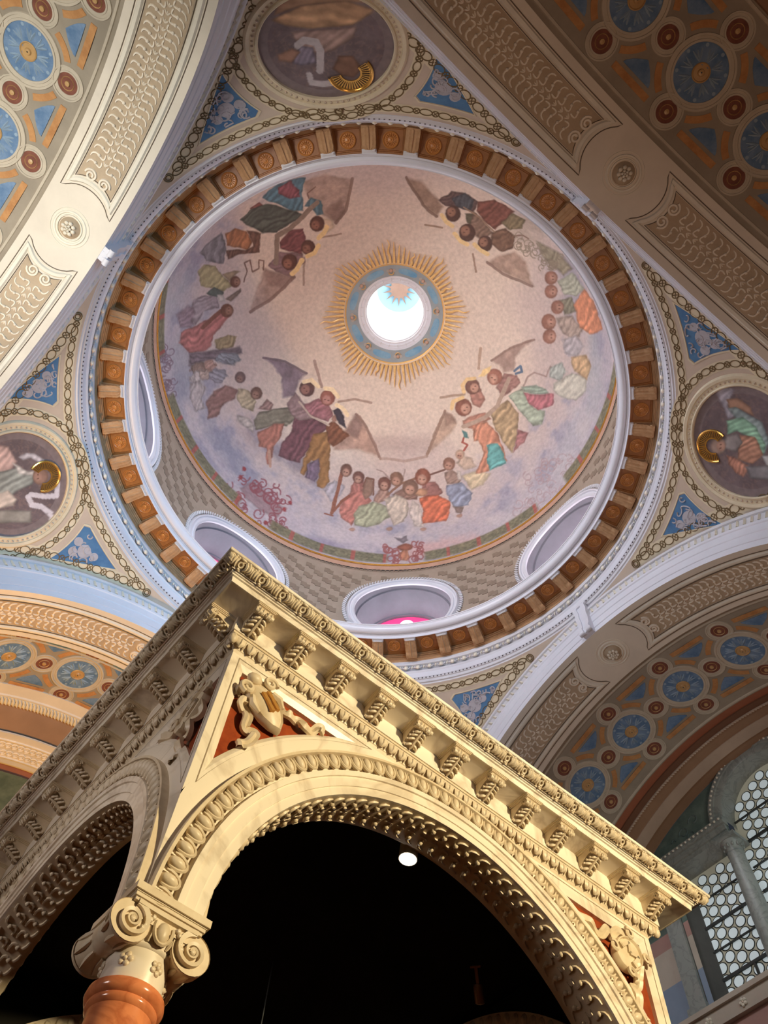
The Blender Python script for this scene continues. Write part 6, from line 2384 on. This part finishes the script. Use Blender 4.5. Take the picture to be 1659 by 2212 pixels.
pt.poly(Cc([(722, 958), (765, 958), (785, 1010), (768, 1038), (715, 1036), (700, 1010)]), (180, 116, 88), fold=(0, 8, .15))
pt.poly(Cc([(680, 1060), (810, 1060), (822, 1082), (668, 1082)]), (160, 112, 100))
for x, y, n, sd in ((640, 950, 5, 11), (850, 945, 5, 12), (660, 1010, 6, 13), (835, 1010, 6, 14)):
    X_ = Cc([(x, y)])[0]
    pt.curls(X_[0], X_[1], 11, 11, n, (140, 72, 72), 2.8, sd, (6, 11))
pt.poly(Cc([(672, 860), (720, 870), (760, 850), (765, 890), (730, 905), (690, 880)]), (124, 116, 124), 3)

# --- lower right angels
D_ = crop(880, 700, 3.606)
pt.poly(D_([(655, 285), (800, 190), (985, 122), (885, 205), (835, 255), (835, 355), (750, 375), (720, 312)]), (172, 146, 134), 6, edge=.05, fold=(2.2, 34, .08))
S_(D_, [(655, 285), (800, 188), (985, 122)], 5, (134, 108, 98), .8)
pt.poly(D_([(155, 1010), (220, 860), (290, 675), (350, 700), (385, 770), (345, 850), (260, 920), (200, 970)]), (184, 156, 136), 7, edge=.04, fold=(1.9, 30, .08))
S_(D_, [(155, 1010), (220, 860), (292, 672)], 6, (140, 112, 96), .8)
pt.poly(D_([(290, 675), (350, 700), (370, 760), (300, 790)]), (146, 118, 104), 8, alpha=.8)
S_(D_, [(572, 185), (555, 345)], 6, (176, 148, 126), .9)
S_(D_, [(255, 572), (445, 545)], 5, (164, 138, 118), .9)
pt.poly(D_([(755, 380), (860, 395), (885, 450), (845, 495), (740, 570), (695, 505)]), (160, 118, 110), fold=(.8, 10, .2))
pt.poly(D_([(475, 465), (545, 450), (605, 580), (565, 645), (508, 622), (488, 540)]), (172, 122, 108), fold=(1.1, 10, .2))
pt.poly(D_([(885, 485), (1000, 470), (1085, 510), (1105, 545), (1000, 545), (905, 525)]), (156, 178, 160), fold=(1.5, 9, .18))
pt.poly(D_([(785, 560), (890, 495), (922, 560), (985, 660), (1075, 680), (1045, 785), (970, 800), (885, 692)]), (166, 182, 160), fold=(.9, 13, .2))
pt.poly(D_([(905, 530), (1020, 550), (1138, 540), (1135, 632), (1020, 676), (950, 625)]), (188, 114, 122), fold=(.2, 11, .2))
pt.poly(D_([(635, 685), (780, 595), (865, 700), (855, 885), (822, 998), (740, 905), (690, 835)]), (176, 150, 114), fold=(.7, 14, .22))
pt.poly(D_([(858, 825), (935, 850), (912, 925), (828, 998), (852, 885)]), (172, 116, 116), fold=(.8, 10, .2))
pt.poly(D_([(430, 745), (520, 700), (605, 688), (648, 740), (500, 812), (438, 780)]), (188, 132, 112), fold=(1.2, 10, .18))
pt.poly(D_([(505, 785), (620, 758), (695, 850), (745, 960), (778, 1062), (640, 1148), (535, 1158), (592, 1000), (560, 905), (515, 905)]), (206, 138, 110), fold=(.35, 14, .22))
pt.poly(D_([(625, 940), (702, 928), (745, 1000), (775, 1085), (650, 1145), (618, 1085)]), (96, 170, 168), fold=(.7, 12, .22))
pt.poly(D_([(432, 820), (472, 838), (474, 885), (440, 875)]), (78, 136, 136), 3)
S_(D_, [(440, 885), (428, 920), (468, 942), (438, 985)], 4, (156, 76, 64))
S_(D_, [(440, 795), (600, 730), (700, 640), (790, 425)], 9, (176, 152, 134))
S_(D_, [(835, 365), (880, 328), (892, 372), (848, 385)], 5, (84, 108, 136))
S_(D_, [(905, 480), (940, 410), (985, 378), (1080, 405), (1112, 325)], 3.5, (160, 136, 128), .9)
for x, y, r, h, an in ((680, 412, 17, (160, 104, 88), 2.2), (508, 488, 16, (110, 76, 66), .6), (438, 648, 18, (128, 80, 66), .6)):
    X_ = D_([(x, y)])[0]
    pt.head(X_[0], X_[1], r, (204, 154, 132), h, an)
pt.poly(D_([(558, 415), (590, 355), (655, 325), (640, 375), (600, 408)]), (252, 216, 150), 3, edge=0)
for L in ([(442, 528), (430, 480), (465, 430), (525, 424)], [(348, 655), (358, 602), (430, 568)]):
    S_(D_, L, 8, (240, 204, 146))
pt.poly(D_([(1135, 460), (1280, 375), (1398, 430), (1385, 525), (1310, 598), (1200, 568), (1135, 515)]), (206, 204, 188), 4, fold=(.8, 14, .14))
pt.poly(D_([(1275, 258), (1392, 235), (1428, 330), (1405, 445), (1330, 395), (1288, 330)]), (202, 168, 126), 4, fold=(.4, 12, .18))
pt.poly(D_([(1105, 330), (1200, 298), (1245, 370), (1180, 438), (1108, 405)]), (176, 186, 178), 4, fold=(.4, 10, .18))
for x, y, sd in ((1130, 1060, 21), (1050, 1140, 22), (960, 1250, 23), (1230, 1120, 24), (1030, 1380, 25), (920, 1440, 26), (1180, 1270, 27)):
    X_ = D_([(x, y)])[0]
    pt.curls(X_[0], X_[1], 22, 20, 6, (170, 146, 150), 2.2, sd, (7, 14), .8)

# --- upper right angels
E_ = crop(860, 360, 3.456)
pt.poly(E_([(60, 80), (180, 110), (290, 240), (340, 300), (285, 375), (220, 325), (130, 200)]), (156, 130, 112), 7, edge=.05, fold=(.9, 34, .08))
S_(E_, [(60, 80), (140, 210), (220, 325), (285, 375)], 6, (114, 90, 78), .8)
pt.poly(E_([(665, 712), (760, 655), (870, 632), (950, 700), (1005, 895), (880, 838), (740, 775)]), (172, 146, 130), 7, edge=.05, fold=(.5, 34, .08))
S_(E_, [(665, 712), (780, 802), (995, 893)], 6, (126, 102, 92), .8)
S_(E_, [(205, 435), (330, 452)], 4, (146, 118, 98), .9)
S_(E_, [(560, 650), (580, 785)], 4, (150, 122, 104), .9)
pt.poly(E_([(295, 250), (400, 175), (525, 205), (600, 260), (565, 340), (460, 305), (355, 292)]), (92, 74, 72), fold=(.8, 10, .2))
pt.poly(E_([(395, 230), (500, 195), (568, 250), (545, 325), (430, 292)]), (68, 74, 82), fold=(.3, 10, .2))
pt.poly(E_([(595, 260), (720, 235), (870, 330), (800, 405), (722, 478), (640, 402), (585, 330)]), (116, 70, 60), fold=(.6, 13, .22))
pt.poly(E_([(690, 500), (800, 455), (870, 530), (855, 605), (780, 630), (695, 575)]), (114, 86, 70), fold=(.9, 10, .2))
pt.poly(E_([(765, 420), (850, 345), (950, 400), (925, 465), (830, 475)]), (126, 114, 86), fold=(.5, 10, .2))
pt.poly(E_([(500, 350), (580, 350), (600, 420), (560, 450), (510, 420)]), (84, 82, 66), 4)
pt.poly(E_([(560, 330), (640, 400), (700, 500), (640, 560), (560, 500), (540, 420)]), (124, 100, 86), 4, fold=(.8, 10, .18))
for x, y, r in ((410, 350, 16.5), (515, 492, 18), (650, 575, 16)):
    X_ = E_([(x, y)])[0]
    pt.head(X_[0], X_[1], r, (156, 112, 92), (76, 54, 48), 3.9)
for L in ([(325, 365), (362, 410), (402, 442)], [(420, 500), (468, 558), (518, 580)], [(570, 578), (612, 622), (668, 652)]):
    S_(E_, L, 9, (244, 212, 150))
S_(E_, [(490, 300), (620, 390), (715, 490)], 3, (146, 118, 96))
S_(E_, [(860, 520), (930, 515), (975, 540)], 3, (124, 100, 88))
pt.poly(E_([(1040, 560), (1200, 645), (1300, 760), (1235, 808), (1130, 725), (1065, 655)]), (146, 138, 116), 6, fold=(.9, 12, .2))
for x, y, sd in ((960, 560, 31), (1010, 640, 32), (1080, 700, 33), (1150, 720, 34)):
    X_ = E_([(x, y)])[0]
    pt.curls(X_[0], X_[1], 20, 16, 7, (134, 122, 104), 2.2, sd, (6, 13), .8)
pt.poly(E_([(1185, 850), (1300, 785), (1390, 920), (1330, 965), (1240, 955)]), (176, 182, 162), 4, fold=(.8, 12, .18))
pt.poly(E_([(1195, 1000), (1300, 975), (1325, 1085), (1240, 1110)]), (134, 132, 112), 4, fold=(.5, 10, .2))
pt.poly(E_([(1180, 1130), (1290, 1110), (1380, 1210), (1340, 1300), (1220, 1240)]), (170, 152, 140), 5, fold=(.5, 11, .18))
pt.poly(E_([(1310, 1040), (1390, 915), (1465, 1010), (1528, 1212), (1440, 1258), (1360, 1205)]), (214, 136, 100), 4, fold=(.35, 14, .2))
for x, y, r in ((1140, 830, 14), (1142, 932, 14), (1188, 1050, 14), (1125, 1160, 16), (1130, 1268, 15)):
    X_ = E_([(x, y)])[0]
    pt.head(X_[0], X_[1], r, (188, 140, 120), (152, 104, 88), 0)
pt.poly(E_([(1230, 1290), (1330, 1260), (1390, 1340), (1330, 1420), (1240, 1390)]), (184, 178, 182), 5, fold=(.7, 12, .15))

# garland on the rim between the scroll ornaments
deg = np.degrees(TH)
gl_ = (sm(deg, 82.6 + 1.6 * (n_hi - .5), 83.6) * (1 - sm(deg, 87.2, 88.2)))
seg = np.abs(((np.degrees(AZV) - 45 + 22.5) % 45) - 22.5)
gl_ = gl_ * sm(seg, 4.5, 6.0)
leafy = fbm(P, 14, 2)
gc = np.array((96, 96, 70.)) * (0.65 + .8 * leafy)[:, None]
redb = (np.abs(((np.degrees(AZV) + 3) % 9) - 4.5) > 4.0)
gc[redb] = np.array((150, 70, 60.)) * (0.8 + .4 * leafy[redb])[:, None]
pt.c = pt.c * (1 - gl_ * .9)[:, None] + gc * (gl_ * .9)[:, None]


def set_paint(me, c, gain):
    c = np.clip(c / 255.0, 0, 1)
    l = np.where(c <= 0.04045, c / 12.92, ((c + 0.055) / 1.055) ** 2.4) * gain
    at = me.color_attributes.new('paint', 'FLOAT_COLOR', 'POINT')
    at.data.foreach_set('color', np.hstack([np.clip(l, 0, .95), np.ones((len(l), 1))]).astype(np.float32).ravel())


def grid_mesh(name, P, a, b, cu=False, cv=False):
    me = bpy.data.meshes.new(name)
    i = np.arange(a if cu else a - 1)
    j = np.arange(b if cv else b - 1)
    I, J = np.meshgrid(i, j, indexing='ij')
    I2, J2 = (I + 1) % a, (J + 1) % b
    q = np.stack([I * b + J, I2 * b + J, I2 * b + J2, I * b + J2], -1).reshape(-1, 4)
    me.vertices.add(len(P))
    me.vertices.foreach_set('co', P.astype(np.float32).ravel())
    me.loops.add(q.size)
    me.loops.foreach_set('vertex_index', q.astype(np.int32).ravel())
    me.polygons.add(len(q))
    me.polygons.foreach_set('loop_start', np.arange(0, q.size, 4, dtype=np.int32))
    me.polygons.foreach_set('use_smooth', np.ones(len(q), bool))
    me.update(calc_edges=True)
    return me


dme = grid_mesh('ceiling_dome', P, NTH, NAZ, cv=True)
hz = 0.20  # share of haze mixed into the paint, paler and less saturated
set_paint(dme, pt.c * (1 - hz) + np.array((196, 178, 170.)) * hz, 0.97)
dome = link('ceiling_dome', dme, M['fresco'])
tag(dome, 'painted dome with four groups of angels on clouds around a beige sky', 'dome', 'structure')

# ------------------------------------------------------------------ painted medallions of the pendentives
NRD, NAD = 60, 150
for q in range(4):
    AZm = PI / 4 + q * PI / 2 + ROT
    rr_ = np.linspace(0.0005, rad(6.72), NRD)
    a = np.arange(NAD) * 2 * PI / NAD
    Pm = med_pt(AZm, rr_[:, None] * np.cos(a)[None], rr_[:, None] * np.sin(a)[None], 0.004).reshape(-1, 3)
    n_a, n_b = fbm(Pm, 3.0, 3), fbm(Pm, 9.0, 2)
    R_ = np.repeat(rr_, NAD) / rad(6.72)
    bg = np.array((112, 98, 100.))[None] * (0.85 + .3 * n_a)[:, None]
    vein = sm(1 - np.abs(n_b - .5) * 14, .2, .9) * (R_ < .86)
    bg = bg * (1 - .35 * vein)[:, None] + np.array((150, 122, 112.)) * (.35 * vein)[:, None]
    bg[R_ > .86] = np.array((128, 114, 114.))
    mp_ = Painter(Pm, bg)
    if q == 1:
        T_ = crop(0, 860, 3.456)
        mp_.poly(T_([(-250, 380), (-60, 330), (60, 360), (130, 470), (60, 560), (-120, 640), (-240, 600)]), (196, 166, 158), 4, fold=(.5, 13, .18))
        mp_.poly(T_([(-40, 560), (120, 520), (260, 560), (240, 640), (140, 690), (20, 780), (-100, 760)]), (150, 152, 146), 4, fold=(.8, 14, .2))
        mp_.poly(T_([(100, 480), (200, 540), (280, 540), (250, 580), (140, 560)]), (214, 206, 200), 4, fold=(.8, 10, .15))
        mp_.poly(T_([(140, 440), (190, 405), (260, 410), (330, 460), (300, 480), (230, 440), (170, 460)]), (206, 198, 204), 3, fold=(.3, 10, .1))
        mp_.stroke(T_([(210, 740), (240, 800), (310, 810), (370, 850), (400, 920), (400, 1000)]), 12, (206, 198, 204))
        mp_.stroke(T_([(430, 640), (420, 730), (330, 735), (230, 720)]), 11, (206, 198, 204))
        mp_.poly(T_([(-200, 800), (60, 690), (130, 760), (100, 810), (-100, 850)]), (206, 190, 178), 4, fold=(1.0, 14, .15))
        mp_.poly(T_([(-200, 840), (240, 845), (230, 930), (-200, 940)]), (152, 146, 138), 3)
        X_ = T_([(300, 585)])[0]
        mp_.head(X_[0], X_[1], 17, (176, 138, 122), (150, 118, 104), 3.1)
    elif q == 3:
        T_ = crop(1300, 560, 3.69)
        mp_.poly(T_([(920, 1040), (990, 1010), (1050, 1040), (1000, 1180), (1080, 1240), (1010, 1270), (930, 1120)]), (176, 170, 180), 3, fold=(.6, 9, .12))
        mp_.poly(T_([(990, 1120), (1080, 1110), (1190, 1180), (1210, 1250), (1100, 1200), (1010, 1190)]), (176, 138, 116), 3)
        mp_.poly(T_([(1000, 1190), (1060, 1180), (1280, 1300), (1340, 1450), (1300, 1560), (1200, 1400), (1060, 1260)]), (150, 164, 164), 3, fold=(.8, 12, .15))
        mp_.poly(T_([(1000, 1280), (1120, 1260), (1230, 1330), (1310, 1480), (1290, 1570), (1180, 1420), (1080, 1370), (1000, 1390)]), (146, 186, 160), 3, fold=(1.2, 11, .2))
        mp_.poly(T_([(1100, 1400), (1230, 1420), (1290, 1560), (1200, 1640), (1080, 1600), (1080, 1500)]), (186, 140, 118), 3, fold=(.9, 12, .22))
        mp_.poly(T_([(1000, 1560), (1080, 1600), (1180, 1660), (1130, 1740), (1060, 1700), (1010, 1640)]), (188, 136, 116), 3, fold=(.5, 10, .2))
        mp_.poly(T_([(1280, 1570), (1400, 1560), (1420, 1700), (1330, 1660)]), (206, 204, 204), 3)
        mp_.poly(T_([(1150, 1660), (1400, 1640), (1420, 1760), (1180, 1750)]), (140, 136, 138), 3)
        mp_.poly(T_([(990, 1400), (1080, 1390), (1120, 1460), (1060, 1540), (980, 1500)]), (150, 142, 140), 3)
        X_ = T_([(930, 1485)])[0]
        mp_.head(X_[0], X_[1], 17, (180, 142, 124), (156, 132, 120), .2)
    elif q == 2:
        T_ = crop(440, 0, 2.9625)
        mp_.poly(T_([(430, 130), (620, 40), (900, 0), (1100, 60), (960, 160), (700, 180), (520, 160)]), (186, 148, 116), 5, fold=(1.5, 22, .15))
        mp_.poly(T_([(480, -120), (1000, -160), (1150, 20), (900, 10), (620, 40), (450, 100)]), (170, 134, 108), 5, fold=(1.5, 22, .15))
        mp_.poly(T_([(560, 200), (860, 180), (980, 170), (960, 240), (820, 330), (720, 340), (600, 300)]), (160, 134, 126), 5, fold=(.8, 16, .15))
        mp_.poly(T_([(620, 290), (700, 300), (720, 400), (620, 420), (560, 400)]), (132, 122, 136), 4, fold=(.3, 12, .18))
        mp_.stroke(T_([(600, 290), (640, 255), (720, 270), (745, 330), (745, 450)]), 16, (182, 172, 174))
        mp_.stroke(T_([(675, 480), (690, 530), (760, 540), (840, 530)]), 13, (182, 172, 174))
        mp_.poly(T_([(470, 350), (560, 310), (620, 330), (560, 400), (480, 390)]), (164, 126, 108), 4)
        mp_.poly(T_([(820, 440), (860, 360), (960, 360), (1010, 440), (960, 500), (880, 490)]), (130, 98, 82), 4)
    dm_ = grid_mesh('painted_disc', Pm, NRD, NAD, cv=True)
    set_paint(dm_, mp_.c, 1.0)
    link('painted_disc', dm_, M['fresco'], PEN_OBJ[q])

# gilded halos in the medallions, with a dark ray each
HALOS = {1: ((95, 1029), 0.335, (-2.4, 2.0)), 3: ((1541, 963), 0.335, (0.9, 5.3)), 2: ((757, 156), 0.385, (-0.7, 2.9))}
for q, (px_, R_, (a0, a1)) in HALOS.items():
    c = px_sphere([px_], ARCH_ZC, PEN_RHO)[0]
    e1 = np.cross(np.array([0, 0, 1.0]), c)
    # local frame: e1 follows the picture's horizontal as nearly as the wall allows
    rt_ = CAMR[:, 0] - c * (CAMR[:, 0] @ c)
    rt_ /= np.linalg.norm(rt_)
    dn_ = CAMR[:, 1] - c * (CAMR[:, 1] @ c) - rt_ * (CAMR[:, 1] @ rt_)
    dn_ /= np.linalg.norm(dn_)

    def hp(x, y, h):
        x, y, h = np.broadcast_arrays(np.asarray(x, float), np.asarray(y, float), np.asarray(h, float))
        v = c * PEN_RHO + x[..., None] * rt_ + y[..., None] * dn_
        v = v / np.linalg.norm(v, axis=-1)[..., None] * (PEN_RHO - 0.006 - h)[..., None]
        return v + np.array([0, 0, ARCH_ZC])
    a = np.linspace(a0, a1, 60)
    g = MB()
    g.grid(np.stack([hp(r_ * R_ * np.cos(a), r_ * R_ * np.sin(a), h_) for r_, h_ in ((1.0, 0), (1.0, .03), (.93, .04), (.88, .03), (.86, .014), (.42, .014), (.42, 0))]))
    ho = g.build('gilded_halo', M['gold'], PEN_OBJ[q])
    nray = int((a1 - a0) / 0.155)
    g = MB()
    for i in range(nray):
        x = a0 + (a1 - a0) * (i + .5) / nray
        p = rot2(np.array([(.50, -.012), (.83, -.024), (.83, .024), (.50, .012)]) * R_, x)
        g.prism(p, lambda xx, yy, h: hp(xx, yy, h), .014, .020)
    g.build('halo_rays', plaster('dark_halo_ray', lin(84, 62, 40)), ho, smooth=0)
